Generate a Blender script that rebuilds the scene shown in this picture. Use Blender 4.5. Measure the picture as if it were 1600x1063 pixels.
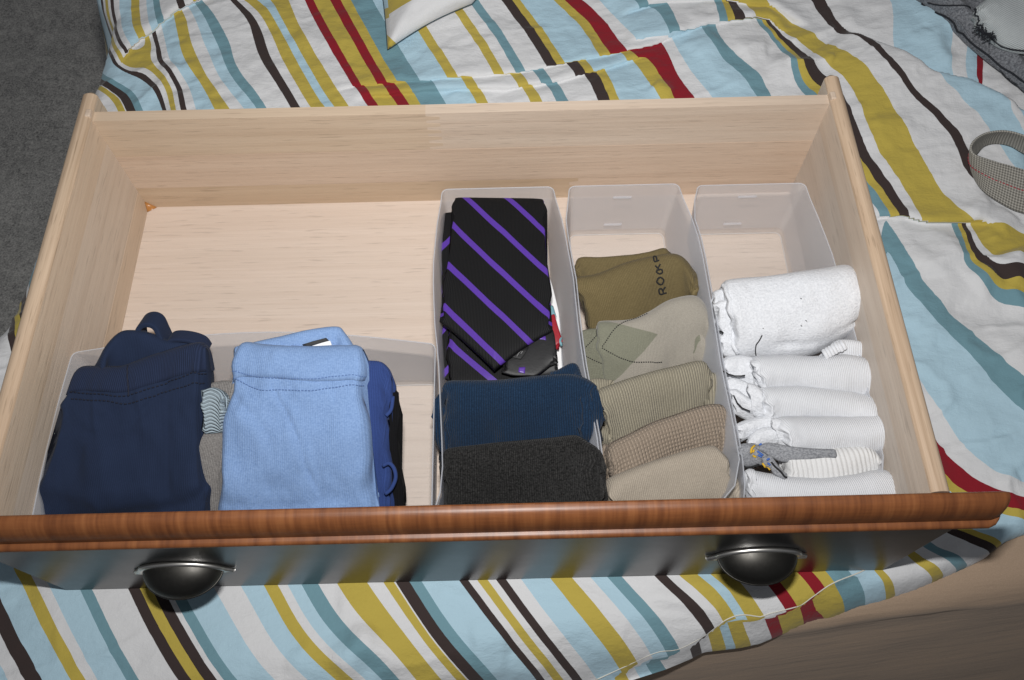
import bpy, bmesh, math, random
import numpy as np
from mathutils import Vector, Matrix

DEBUG = False
random.seed(7)
rng = np.random.default_rng(7)
for o in list(bpy.data.objects):
    bpy.data.objects.remove(o)
SC = bpy.context.scene
COL = SC.collection
PI = math.pi

# ------------------------------------------------------------------ camera
CAM = np.array([0.0447, -0.1950, 0.8038])
RX, RZ, RR, FPX = 0.4791, -0.0035, -0.0209, 1324.6       # pitch, yaw, roll, focal length in photo pixels


def rot_cam():
    c, s = math.cos, math.sin
    A = np.array([[1, 0, 0], [0, c(RX), -s(RX)], [0, s(RX), c(RX)]])
    B = np.array([[c(RZ), -s(RZ), 0], [s(RZ), c(RZ), 0], [0, 0, 1]])
    D = np.array([[c(RR), -s(RR), 0], [s(RR), c(RR), 0], [0, 0, 1]])
    return B @ A @ D


ROT = rot_cam()
cam = bpy.data.cameras.new('camera')
cam.sensor_fit = 'HORIZONTAL'
cam.sensor_width = 36.0
cam.lens = FPX / 1600 * 36.0
cam.clip_start, cam.clip_end = 0.02, 50
cam_o = bpy.data.objects.new('camera', cam)
COL.objects.link(cam_o)
M4 = np.eye(4)
M4[:3, :3] = ROT
M4[:3, 3] = CAM
cam_o.matrix_world = Matrix(M4.tolist())
SC.camera = cam_o

# ------------------------------------------------------------------ light: a dim room and the camera's flash
W = bpy.data.worlds.new('World')
SC.world = W
W.use_nodes = True
bg = W.node_tree.nodes['Background']
bg.inputs['Color'].default_value = (0.9, 0.93, 1.0, 1)
bg.inputs['Strength'].default_value = 0.10
fl = bpy.data.lights.new('flash', 'AREA')
fl.shape = 'RECTANGLE'
fl.size, fl.size_y = 0.06, 0.035
fl.energy = 11.3
fl.color = (1.0, 0.985, 0.97)
fl_o = bpy.data.objects.new('flash', fl)
COL.objects.link(fl_o)
fpos = CAM + ROT[:, 1] * 0.125 + ROT[:, 0] * 0.0
tgt = np.array([0.02, 1.25, 0.0])
fl_o.location = fpos.tolist()
fl_o.rotation_euler = Vector((tgt - fpos).tolist()).to_track_quat('-Z', 'Y').to_euler()
SC.view_settings.view_transform = 'Standard'
SC.view_settings.look = 'None'
SC.view_settings.exposure = 0.0
SC.view_settings.gamma = 1.0
SC.render.engine = 'CYCLES'
SC.cycles.max_bounces = 10
SC.cycles.transparent_max_bounces = 24
SC.cycles.sample_clamp_indirect = 4.0


# ------------------------------------------------------------------ helpers
def at(px, py, z):
    """A point of the photograph -> the world point at height z."""
    d = ROT @ np.array([(px - 800) / FPX, -(py - 531.5) / FPX, -1.0])
    return CAM + d * (z - CAM[2]) / d[2]


def to_px(P):
    q = (np.asarray(P) - CAM) @ ROT
    return np.stack([800 + FPX * q[..., 0] / -q[..., 2], 531.5 - FPX * q[..., 1] / -q[..., 2]], -1)


def tag(o, label, cat, group=None, kind=None):
    o['label'] = label
    o['category'] = cat
    if group:
        o['group'] = group
    if kind:
        o['kind'] = kind
    return o


def empty(name, loc, label, cat, group=None):
    o = bpy.data.objects.new(name, None)
    COL.objects.link(o)
    o.location = loc
    o.empty_display_size = 0.02
    return tag(o, label, cat, group)


def link(name, me, mat, parent=None, smooth=True):
    o = bpy.data.objects.new(name, me)
    COL.objects.link(o)
    if mat is not None:
        me.materials.append(mat)
    if smooth and len(me.polygons):
        me.polygons.foreach_set('use_smooth', [True] * len(me.polygons))
    if parent is not None:
        o.parent = parent
        o.matrix_parent_inverse = Matrix.Translation(-Vector(world_loc(parent)))
    return o


def world_loc(o):
    v = Vector(o.location)
    return v if o.parent is None else Vector((0, 0, 0)) if o.type == 'MESH' else v


def mesh(name, V, F, mat, parent=None, uv=None, smooth=True):
    me = bpy.data.meshes.new(name)
    me.from_pydata([tuple(map(float, v)) for v in V], [], [tuple(f) for f in F])
    if uv is not None:
        l = me.uv_layers.new(name='UVMap')
        vi = np.empty(len(me.loops), dtype=np.int32)
        me.loops.foreach_get('vertex_index', vi)
        l.data.foreach_set('uv', np.asarray(uv, dtype=np.float32)[vi].ravel())
    me.update()
    return link(name, me, mat, parent, smooth)


def box(name, x0, x1, y0, y1, z0, z1, mat, parent=None, bev=0.0008, seg=2):
    bm = bmesh.new()
    bmesh.ops.create_cube(bm, size=1)
    for v in bm.verts:
        v.co = (x0 + (v.co.x + .5) * (x1 - x0), y0 + (v.co.y + .5) * (y1 - y0), z0 + (v.co.z + .5) * (z1 - z0))
    if bev:
        bmesh.ops.bevel(bm, geom=bm.edges[:], offset=bev, segments=seg, affect='EDGES', profile=.5)
    me = bpy.data.meshes.new(name)
    bm.to_mesh(me)
    bm.free()
    o = link(name, me, mat, parent, smooth=False)
    return o


def extrude_profile(name, prof, axis, a0, a1, mat, parent=None, smooth_angle=35, taper=None):
    """Closed 2-D profile swept straight along X or Y. prof: (u,z) pairs."""
    bm = bmesh.new()
    rings = []
    stations = [(a0, 1), (a1, 1)] if taper is None else taper
    for a, k in stations:
        ring = []
        for (u, z) in prof:
            if callable(k):
                u2, z2 = k(u, z)
            else:
                u2, z2 = u, z
            ring.append(bm.verts.new((a, u2, z2) if axis == 'X' else (u2, a, z2)))
        rings.append(ring)
    n = len(prof)
    for r0, r1 in zip(rings, rings[1:]):
        for i in range(n):
            bm.faces.new((r0[i], r0[(i + 1) % n], r1[(i + 1) % n], r1[i]))
    bm.faces.new(rings[0])
    bm.faces.new(rings[-1][::-1])
    bmesh.ops.recalc_face_normals(bm, faces=bm.faces[:])
    me = bpy.data.meshes.new(name)
    bm.to_mesh(me)
    bm.free()
    o = link(name, me, mat, parent, smooth=True)
    try:
        me.set_sharp_from_angle(angle=math.radians(smooth_angle))
    except Exception:
        pass
    return o


# ---- vectorised gradient-like value noise
_perm = rng.permutation(1024)
_val = rng.random(1024) * 2 - 1


def vnoise(P):
    P = np.asarray(P, float)
    i = np.floor(P).astype(int)
    f = P - i
    f = f * f * f * (f * (f * 6 - 15) + 10)
    r = 0
    for dx in (0, 1):
        for dy in (0, 1):
            for dz in (0, 1):
                h = _perm[(_perm[(_perm[(i[..., 0] + dx) & 1023] + i[..., 1] + dy) & 1023] + i[..., 2] + dz) & 1023]
                w = (f[..., 0] if dx else 1 - f[..., 0]) * (f[..., 1] if dy else 1 - f[..., 1]) * (f[..., 2] if dz else 1 - f[..., 2])
                r = r + w * _val[h]
    return r


def fbm(P, oct=3):
    a, r = 1.0, 0
    P = np.asarray(P, float)
    for k in range(oct):
        r = r + a * vnoise(P + 17.3 * k)
        P = P * 2.03
        a *= .5
    return r


# ------------------------------------------------------------------ materials
class NT:
    def __init__(s, name):
        s.m = bpy.data.materials.new(name)
        s.m.use_nodes = True
        s.t = s.m.node_tree
        s.b = s.t.nodes['Principled BSDF']
        s.out = s.t.nodes['Material Output']

    def n(s, typ, **kw):
        nd = s.t.nodes.new(typ)
        for k, v in kw.items():
            if k.startswith('i_'):
                key = k[2:]
                nd.inputs[int(key) if key.isdigit() else key].default_value = v
            else:
                setattr(nd, k, v)
        return nd

    def l(s, a, b):
        s.t.links.new(a, b)

    def math(s, op, a, b=None, c=None):
        nd = s.t.nodes.new('ShaderNodeMath')
        nd.operation = op
        for i, v in enumerate((a, b, c)):
            if v is None:
                continue
            if isinstance(v, (int, float)):
                nd.inputs[i].default_value = v
            else:
                s.l(v, nd.inputs[i])
        return nd.outputs[0]

    def mix(s, fac, a, b, blend='MIX'):
        nd = s.t.nodes.new('ShaderNodeMix')
        nd.data_type = 'RGBA'
        nd.blend_type = blend
        for sock, v in ((nd.inputs[0], fac), (nd.inputs[6], a), (nd.inputs[7], b)):
            if isinstance(v, (int, float)):
                sock.default_value = v
            elif isinstance(v, tuple):
                sock.default_value = (*v, 1) if len(v) == 3 else v
            else:
                s.l(v, sock)
        return nd.outputs[2]

    def noise(s, vec, scale, detail=3, rough=.55):
        nd = s.n('ShaderNodeTexNoise', i_Scale=scale, i_Detail=detail, i_Roughness=rough)
        s.l(vec, nd.inputs['Vector'])
        return nd.outputs['Fac']

    def mapping(s, vec, scale=(1, 1, 1), rot=(0, 0, 0), loc=(0, 0, 0)):
        nd = s.n('ShaderNodeMapping')
        nd.inputs['Scale'].default_value = scale
        nd.inputs['Rotation'].default_value = rot
        nd.inputs['Location'].default_value = loc
        s.l(vec, nd.inputs['Vector'])
        return nd.outputs[0]

    def ramp(s, fac, stops, interp='LINEAR'):
        nd = s.n('ShaderNodeValToRGB')
        cr = nd.color_ramp
        cr.interpolation = interp
        while len(cr.elements) < len(stops):
            cr.elements.new(0.5)
        for e, (p, c) in zip(cr.elements, stops):
            e.position = p
            e.color = (*c, 1) if len(c) == 3 else c
        s.l(fac, nd.inputs[0])
        return nd.outputs[0]

    def bump(s, h, strength, dist, prev=None):
        nd = s.n('ShaderNodeBump', i_Strength=strength, i_Distance=dist)
        s.l(h, nd.inputs['Height'])
        if prev is not None:
            s.l(prev, nd.inputs['Normal'])
        return nd.outputs[0]

    def done(s, color=None, rough=None, normal=None, **kw):
        if color is not None:
            if isinstance(color, tuple):
                s.b.inputs['Base Color'].default_value = (*color, 1)
            else:
                s.l(color, s.b.inputs['Base Color'])
        if rough is not None:
            if isinstance(rough, (int, float)):
                s.b.inputs['Roughness'].default_value = rough
            else:
                s.l(rough, s.b.inputs['Roughness'])
        if normal is not None:
            s.l(normal, s.b.inputs['Normal'])
        for k, v in kw.items():
            s.b.inputs[k.replace('_', ' ')].default_value = v
        return s.m


def wood(name, light, dark, axis='X', gscale=1.0, streak=.5, rough=.55, seed=0.0, pink=None, coat=0):
    t = NT(name)
    co = t.n('ShaderNodeTexCoord').outputs['Object']
    lng, crs = 2.0 * gscale, 70.0 * gscale
    sc = {'X': (lng, crs, crs), 'Y': (crs, lng, crs)}[axis]
    v = t.mapping(co, sc, loc=(seed * 3.1, seed * 1.7, seed))
    a = t.noise(v, 1.0, 5, .6)
    v2 = t.mapping(co, tuple(x * (3.2 if x > 10 else 2.2) for x in sc), loc=(seed, seed * 2, 5))
    b = t.noise(v2, 1.0, 4, .65)
    v3 = t.mapping(co, tuple(x * (.22 if x > 10 else .9) for x in sc), loc=(seed * 5, 1, seed))
    c = t.noise(v3, 1.0, 2, .5)
    v4 = t.mapping(co, tuple(x * (6 if x > 10 else 14) for x in sc), loc=(2, seed, 1))
    d = t.noise(v4, 1.0, 2, .5)
    f = t.math('ADD', t.math('MULTIPLY', a, .55), t.math('MULTIPLY', b, .45))
    col = t.ramp(f, [(.5 - .16 / max(streak, .2), dark), (.5 + .10 / max(streak, .2), light)])
    cw = t.ramp(c, [(.35, pink or tuple(x * k for x, k in zip(light, (.93, .86, .80)))), (.65, (1, 1, 1) if False else light)])
    col = t.mix(.30, col, cw)
    # short dark pores
    por = t.ramp(d, [(.60, (0, 0, 0)), (.72, (1, 1, 1))])
    col = t.mix(t.math('MULTIPLY', por, .42), col, tuple(x * .6 for x in dark))
    nb = t.bump(t.math('ADD', b, t.math('MULTIPLY', d, -.6)), .22, .0015)
    return t.done(col, rough, nb, Coat_Weight=coat, Coat_Roughness=.2)


def knit(name, c1, c2, rib=None, period=.0022, rough=.95, bumpd=.0006, heather=.5, hscale=900, cross=0.0, fuzz=.35, blotch=.25, strength=.8, dark=.55):
    """Knitted cloth in UV metres: rib = 'U' (ridges running along u) or 'V' (along v)."""
    t = NT(name)
    uv = t.n('ShaderNodeUVMap', uv_map='UVMap').outputs[0]
    sep = t.n('ShaderNodeSeparateXYZ')
    t.l(uv, sep.inputs[0])
    ob = t.n('ShaderNodeTexCoord').outputs['Object']
    n1 = t.noise(ob, hscale, 2, .6)
    n2 = t.noise(ob, 45, 3, .55)
    n3 = t.noise(t.mapping(uv, (180, 700, 1)), 1.0, 2, .6)
    wob = t.math('MULTIPLY', t.math('SUBTRACT', t.noise(uv, 60, 2, .5), .5), 3.0)
    h = None
    if rib:
        src, oth = (sep.outputs[1], sep.outputs[0]) if rib == 'U' else (sep.outputs[0], sep.outputs[1])
        ph = t.math('ADD', t.math('MULTIPLY', src, 2 * PI / period), wob)
        h = t.math('ADD', t.math('MULTIPLY', t.math('SINE', ph), .5), .5)
        if cross:
            ph2 = t.math('ADD', t.math('MULTIPLY', oth, 2 * PI / (period * cross)), wob)
            h2 = t.math('ADD', t.math('MULTIPLY', t.math('SINE', ph2), .5), .5)
            h = t.math('MULTIPLY', h, t.math('ADD', t.math('MULTIPLY', h2, .6), .4))
    hf = t.math('SUBTRACT', n1, .5)
    tex = t.math('ADD', .5, t.math('MULTIPLY', hf, heather * 2.2))
    tex = t.math('ADD', tex, t.math('MULTIPLY', t.math('SUBTRACT', n3, .5), heather))
    tex = t.math('ADD', tex, t.math('MULTIPLY', t.math('SUBTRACT', n2, .5), blotch))
    col = t.mix(t.math('MAXIMUM', t.math('MINIMUM', tex, 1.0), 0.0), c2, c1)
    hh = t.math('MULTIPLY', n1, .45)
    if h is not None:
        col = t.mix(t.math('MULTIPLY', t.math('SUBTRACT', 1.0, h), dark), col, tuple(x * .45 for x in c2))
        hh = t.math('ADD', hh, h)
    nb = t.bump(hh, strength, bumpd)
    return t.done(col, rough, nb, Sheen_Weight=fuzz * .25, Sheen_Roughness=.5, Specular_IOR_Level=.10)


def plain(name, c, rough=.6, metallic=0.0, nscale=None, namp=.2, **kw):
    t = NT(name)
    col = c
    nb = None
    if nscale:
        ob = t.n('ShaderNodeTexCoord').outputs['Object']
        n = t.noise(ob, nscale, 3, .6)
        col = t.mix(n, tuple(x * (1 - namp) for x in c), tuple(min(1, x * (1 + namp)) for x in c))
        nb = t.bump(n, .25, .0006)
    return t.done(col, rough, nb, Metallic=metallic, **kw)

# ================================================================== SETTING: carpet
t = NT('carpet')
ob = t.n('ShaderNodeTexCoord').outputs['Object']
a = t.noise(ob, 260, 3, .7)
b = t.noise(ob, 14, 3, .6)
c = t.noise(ob, 70, 3, .6)
f = t.math('ADD', t.math('MULTIPLY', a, .6), t.math('ADD', t.math('MULTIPLY', b, .15), t.math('MULTIPLY', c, .25)))
col = t.ramp(f, [(.36, (.12, .12, .12)), (.62, (.50, .49, .465))])
M_CARPET = t.done(col, .95, t.bump(f, .9, .006), Sheen_Weight=.2, Specular_IOR_Level=.1)
N = 160
gx, gy = np.meshgrid(np.linspace(-4, 4, N), np.linspace(-3, 5, N), indexing='ij')
V = np.stack([gx, gy, -.55 + .002 * fbm(np.stack([gx * 9, gy * 9, gx * 0], -1), 2)], -1).reshape(-1, 3)
F = [(i * N + j, (i + 1) * N + j, (i + 1) * N + j + 1, i * N + j + 1) for i in range(N - 1) for j in range(N - 1)]
fo = mesh('floor', V, F, M_CARPET)
fo['kind'] = 'structure'
fo['label'] = 'dark grey carpeted floor beside the bed'

# ================================================================== the mattress under the comforter
t = NT('taupe_sheet')
ob = t.n('ShaderNodeTexCoord').outputs['Object']
a = t.noise(ob, 900, 2, .6)
b = t.noise(t.mapping(ob, (9, 60, 90)), 1.0, 4, .6)
c = t.noise(ob, 20, 3, .5)
col = t.mix(a, (.35, .255, .18), (.51, .375, .27))
h = t.math('ADD', t.math('MULTIPLY', a, .15), b)
M_SHEET = t.done(col, .95, t.bump(h, .28, .005), Sheen_Weight=.15, Specular_IOR_Level=.1)
E0, E1 = np.array([-.33, -.1488]), np.array([1.3, .045])      # front edge of the mattress, left to right
ed = (E1 - E0) / np.linalg.norm(E1 - E0)
en = np.array([ed[1], -ed[0]])                            # outwards, towards the camera
prof = [(-1.25, -.082), (-.6, -.080), (-.3, -.079), (-.2, -.0785), (-.12, -.078), (-.07, -.078), (-.04, -.078)]
r = .035
prof += [(-.035 + r * math.sin(k * PI / 16), -.078 - r + r * math.cos(k * PI / 16)) for k in range(1, 9)]
prof += [(.0062 * k, -.113 - .02 * k) for k in range(1, 23)]
S = 420
V, F = [], []
sl = np.linalg.norm(E1 - E0)
for i in range(S):
    p = E0 + ed * sl * i / (S - 1)
    for (d, z) in prof:
        V.append((p[0] + en[0] * d, p[1] + en[1] * d, z))
V = np.array(V)
side = np.clip((-.08 - V[:, 2]) / .03, 0, 1)
w = fbm(np.stack([V[:, 0] * 7, V[:, 2] * 55, V[:, 1] * 3], -1), 3)
V[:, 1] -= side * w * .002
V[:, 0] += side * w * .001
n = len(prof)
F = [(i * n + j, (i + 1) * n + j, (i + 1) * n + j + 1, i * n + j + 1) for i in range(S - 1) for j in range(n - 1)]
F.append(tuple(range(n))[::-1])
F.append(tuple((S - 1) * n + j for j in range(n)))
tag(mesh('mattress', V, F, M_SHEET), 'taupe sheeted mattress edge showing below the striped comforter', 'mattress')

# ================================================================== the striped comforter
WD = [30, 28, 45, 24, 19, 44, 18, 59, 20, 18, 22, 8, 20, 50, 43, 37, 21, 17, 24, 26, 29, 47, 24, 17, 3.5, 20.5, 21, 56, 14, 15, 15,
      14, 17, 23, 49, 32, 27, 24, 23, 52, 18, 19, 25, 16, 25, 30, 18, 26, 19, 19, 41, 48, 20, 66, 19, 21, 19, 40, 18, 18, 62, 17, 31,
      27, 60, 23, 76, 17, 14, 20, 18, 57, 54, 18, 80, 95, 25, 20, 12, 200]
ST = 'W K L Y W L T W K Y K W T L W L Y W L T W Y W Y W K T L K W Y W K W L Y W L T W K W Y L Y W R Y R Y T L Y W Y W T W K Y L Y R W L T W T Y K W Y W K W L W L R W'.split()
assert len(WD) == len(ST), (len(WD), len(ST))
PRE, PREW = 'L Y W K W Y W T L'.split(), [40, 20, 40, 20, 40, 30, 30, 20, 40]
UB = np.concatenate([[0], np.cumsum(WD)]).astype(float)     # stripe boundaries
TILE = {'T0': (0, 0), 'T1': (400, 0), 'T2': (800, 0), 'T3': (1200, 0), 'M3': (1200, 266), 'N3': (1200, 532),
        'B0': (0, 797), 'B1': (400, 797), 'B2': (800, 797), 'B3': (1200, 797)}
OBS = '''
B0 1 0,790 75,930 155,1063|B0 2 0,570 120,800 262,1063|B0 3 130,455 235,690 340,870 440,1063|B0 4 228,470 330,690 430,870 530,1063
B0 5 325,490 400,680 490,870 610,1063|B0 6 482,488 570,680 670,870 770,1063|B0 7 555,488 655,680 755,870 850,1063|B0 8 790,485 880,690 985,870 1105,1063
B0 9 865,485 965,690 1075,870 1190,1063|B0 10 940,485 1030,690 1145,870 1265,1063|B0 11 1050,570 1150,740 1240,900 1355,1063
B0 12 1098,585 1190,760 1290,930 1385,1063|B0 13 1180,590 1260,740 1370,920 1490,1063|B0 14 1350,555 1440,700 1600,960|B0 15 1510,485 1600,640
B1 15 0,650 110,820 330,1063|B1 14 0,965 100,1063|B1 16 52,480 180,720 330,900 490,1050|B1 17 128,480 240,690 400,880 510,1000
B1 18 195,480 300,660 440,850|B1 19 290,475 395,660 550,860|B1 20 397,475 500,640 620,800 800,930 900,1063|B1 21 510,475 620,660 760,780 880,890 1000,1063
B1 22 700,470 820,640 950,830 1060,970 1140,1063|B1 23 795,465 900,640 1010,820 1150,960 1250,1063|B1 25 878,465 970,610 1090,800 1215,930 1335,1063
B1 26 960,462 1060,620 1180,800 1290,920 1405,1063|B1 27 1045,462 1160,630 1290,820 1400,950 1490,1063|B1 28 1270,458 1385,580 1480,730 1600,890
B1 29 1325,455 1440,580 1540,730 1600,815|B1 30 1385,452 1470,580 1600,740|B1 31 1445,450 1530,570 1600,660|B1 32 1500,448 1600,575
B2 32 120,740 280,930 380,1063|B2 33 0,490 120,660 250,830 450,1063|B2 30 0,740 110,880 240,1063|B2 31 0,635 130,800 330,1063|B2 29 0,815 100,930 205,1063
B2 28 0,890 110,1000 150,1063|B2 34 95,510 240,720 350,880 500,1040|B2 35 255,445 380,570 540,800 690,970|B2 36 385,440 520,580 650,780 785,930
B2 37 495,435 620,590 740,780 830,900|B2 38 590,425 700,520 860,700 970,870|B2 39 680,425 820,530 950,700 1050,850|B2 40 890,420 1000,520 1100,650 1200,785
B2 41 960,430 1070,530 1160,650 1250,750|B2 42 1035,410 1140,470 1240,600 1310,690|B2 43 1145,405 1270,500 1360,630|B2 44 1215,400 1350,500 1440,640|B2 45 1490,500 1570,650
B3 46 0,490 60,560 105,620|B3 47 65,460 150,540 190,590|B3 48 150,385 230,480 270,545|B3 49 240,365 300,430 345,495|B3 50 335,360 385,455|B3 51 520,350 545,405
T1 40 0,330 100,490 210,680|T1 41 0,220 120,450 270,680|T1 42 0,85 150,350 290,590|T1 43 65,0 190,250 340,540|T1 44 100,0 250,270 400,560
T1 45 185,0 310,230 430,440 500,560|T1 46 285,0 440,280 530,420 608,545|T1 47 355,0 480,230 560,380 660,545|T1 48 440,0 550,200 660,370 740,535|T1 49 520,0 640,220 740,400 818,530
T1 50 590,0 700,210 790,370 875,520|T1 51 870,300 960,420 1018,515|T1 52 1020,220 1110,370 1200,510|T1 53 1075,190 1170,340 1262,500|T1 54 1245,90 1380,290 1485,475
T1 55 1305,70 1430,260 1550,470|T1 56 1330,20 1450,200 1600,420|T1 57 1360,0 1500,170 1600,290
T0 40 1472,60 1600,310|T0 41 1518,60|T0 39 1330,40 1450,260 1600,560|T0 38 1288,75 1400,310 1590,680|T0 37 1208,115 1300,350 1400,520 1555,690
T0 36 1155,135 1230,330 1320,530 1425,695|T0 35 1103,160 1160,350 1250,520 1345,700
T0 28 870,340 900,455|T0 29 895,330 928,450|T0 30 908,310 948,440|T0 31 932,300 972,425|T0 32 948,275 985,405|T0 33 972,268 1008,395
T0 28 897,490 1000,550|T0 29 917,475 1022,540|T0 30 935,465 1040,522|T0 31 962,455 1062,515|T0 32 992,435 1085,495|T0 33 1018,420 1100,480
T0 28 968,600 1035,710|T0 29 990,585 1047,705|T0 30 1012,570 1065,705|T0 31 1042,550 1100,702|T0 32 1068,530 1140,705|T0 33 1092,510 1165,705|T0 34 1040,380 1115,480 1215,705
T0 40 1100,0 1108,40|T0 41 1150,0 1168,85|T0 42 1195,0 1222,55|T0 43 1260,0 1283,30|T0 39 1020,60 1052,155|T0 38 975,80 1012,175|T0 35 835,160 862,255|T0 36 880,150 922,255|T0 37 905,130 955,205
T0 28 690,340 718,425|T0 29 705,312 745,430|T0 32 735,262 772,385|T0 33 752,252 790,365
T0 26 790,590 820,690|T0 25 770,570 740,690
T2 57 0,330 70,460|T2 58 0,110 100,260 215,430|T2 59 20,40 150,220 280,415|T2 60 85,30 220,230 340,405|T2 61 245,0 400,130 480,290 550,360
T2 62 310,0 470,130 540,280 615,345|T2 63 430,0 600,140 660,250 735,320|T2 64 520,0 690,140 740,220|T2 65 750,0 775,65|T2 65 915,95 970,235|T2 66 835,0 868,65|T2 66 1005,90 1050,230
T2 67 1105,0 1130,62|T2 68 1160,0 1185,62|T2 69 1200,0 1240,65|T2 70 1250,0 1300,65|T2 71 1325,0 1360,75
T2 67 1280,90 1310,190|T2 68 1340,95 1360,180|T2 69 1385,95 1405,180|T2 70 1465,100 1475,170|T2 71 1520,105 1540,160
T2 58 350,425 395,490|T2 59 410,415 460,480|T2 60 485,405 520,465|T2 61 690,355 725,400
T2 58 460,500 525,610|T2 59 530,490 590,612|T2 60 595,475 665,620|T2 61 790,400 870,560 960,610|T2 62 850,390 930,560 1045,625|T2 63 965,355 1050,510 1110,610
T2 64 1040,320 1115,395 1230,610|T2 65 1240,280 1380,440 1490,500 1545,625|T2 66 1315,275 1430,400 1550,470 1600,600
T3 67 100,340 130,440|T3 68 145,330 180,435|T3 69 165,320 235,430|T3 70 210,300 280,425|T3 70 380,440 430,500 560,760|T3 71 240,290 330,410|T3 71 450,440 500,570 620,830 740,1063
T3 72 420,270 480,350 640,450 740,580 820,780 920,900 1000,1063|T3 73 690,340 800,450 930,570 1020,730 1130,860 1180,1063|T3 74 730,350 840,420 1000,580 1090,720 1210,830 1265,950 1255,1063
T3 73 280,45 350,160 370,200|T3 74 405,45 450,140 445,200|T3 72 140,110 150,175|T3 72 268,195 278,235|T3 75 770,20 780,200 795,340|T3 76 1145,180 1160,370 1145,500|T3 77 1235,230 1240,400 1235,510|T3 78 1315,290 1318,450 1305,560|T3 79 1360,310 1355,450 1335,570|T3 75 960,500 1200,640 1480,790|T3 76 1535,715 1538,775|T3 77 1570,800|M3 72 1345,330 1400,388 1470,348 1600,380
M3 69 620,10 700,85 795,265|M3 70 695,0 790,120 875,270|M3 71 765,0 840,70 955,280|M3 72 1010,0 1020,60 1120,80 1160,200 1215,300|M3 68 605,40 680,150 730,255
M3 65 740,545 860,740 1000,930 1145,1063|M3 66 770,390 850,480 920,620 1080,780 1300,1063|M3 67 1100,335 1190,430 1210,500 1285,700 1370,690 1540,820
M3 68 1175,335 1225,420 1250,510 1330,655 1400,630 1600,790|M3 69 1200,335 1240,400 1270,510 1370,625 1430,590 1600,705|M3 70 1245,335 1270,420 1285,510 1390,590 1480,530 1600,640|M3 71 1275,335 1300,510 1400,555 1500,490 1600,570
N3 66 1330,0 1600,260|N3 65 1160,0 1600,460|N3 64 980,330 1330,710 1540,890|N3 63 1040,570 1380,915|N3 62 1130,900
B2 41 1160,900|B2 40 1075,890|B2 39 940,970|B2 38 850,1000|B2 42 1200,845|B2 43 1260,760 1310,850|B2 44 1310,710 1370,840|B2 45 1400,680 1480,800
B3 49 270,600 300,650|B3 50 330,560 390,500 470,620|B3 51 590,420 680,560|B3 51 585,400|B3 52 590,410 690,560|B3 53 655,370 760,540|B3 54 960,350 1030,450|B3 55 1045,350 1090,410
B3 56 1160,350 1180,385|B3 57 1215,345 1245,370|B3 58 1330,265 1385,290|B3 59 1380,205 1440,240
'''
# photo polyline, signed: far side is +.  (points, ridge height, width far, width near, stripe step knots)
def tp(tile, s):
    ox, oy = TILE[tile]
    return [(ox + float(a.split(',')[0]) / 3.995, oy + float(a.split(',')[1]) / 3.995) for a in s.split()]


FOLDS = [
    # pleats along the back of the drawer: flap over flap, each one shifting the stripes
    dict(p=tp('T1', '380,610 600,558 745,540 880,525 1100,520 1300,505 1590,478') + tp('T2', '225,436 350,412 550,366 740,330 880,312 1040,255 1180,240'), h=.006, wf=.020, wn=.003, step=4),
    dict(p=tp('T1', '560,645 690,618 850,603 1000,590 1400,575') + tp('T2', '0,573 120,550 270,530 450,488 530,467 720,402 780,386 930,344'), h=.008, wf=.016, wn=.002, step=4),
    dict(p=tp('T2', '640,130 880,78 1100,75 1290,70 1480,88 1600,92') + tp('T3', '150,170 270,190'), h=.010, wf=.03, wn=.003, step=3),
    dict(p=tp('T2', '700,275 900,262 1100,240 1200,215 1430,182 1590,165') + tp('T3', '60,225 160,215'), h=.008, wf=.02, wn=.003, step=3),
    dict(p=tp('T3', '120,305 200,275 300,250 420,210'), h=.006, wf=.015, wn=.008, step=0, a=.001),
    dict(p=tp('T3', '90,430 200,440 310,425 400,430'), h=.007, wf=.018, wn=.008, step=0, a=.001),
    # the long diagonal edge on the right, the near layer lapping over the far one
    dict(p=tp('T3', '440,215 650,318 800,375 1000,495 1150,530 1330,590 1530,705 1700,790')[::-1], h=.012, wf=.05, wn=.004, step=4),
    # right of the drawer
    dict(p=tp('M3', '640,268 780,278 880,284 1000,318 1120,322 1230,320 1330,318 1420,345'), h=.010, wf=.02, wn=.003, step=3, ends=(.15, .35)),
    # hem seam in front
    dict(p=tp('B2', '520,1063 700,980 900,890 1040,868 1200,785 1320,695 1430,655 1560,668') + tp('B3', '0,650 190,600 270,548 400,460 560,395 670,345 760,338'), h=.003, wf=.012, wn=.006, step=5, a=.001),
    # folds at the top left by the bed edge
    dict(p=tp('T0', '760,430 870,300 985,228 1090,142 1190,85 1320,36 1430,-5 1600,-60'), h=.010, wf=.03, wn=.012, step=3),
    dict(p=tp('T0', '830,700 985,578 1090,492 1150,465'), h=.006, wf=.012, wn=.02, step=0, a=.001),
    dict(p=tp('T0', '860,500 905,464 1000,420 1075,395'), h=.006, wf=.012, wn=.02, step=0, a=.001),
]
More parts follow.
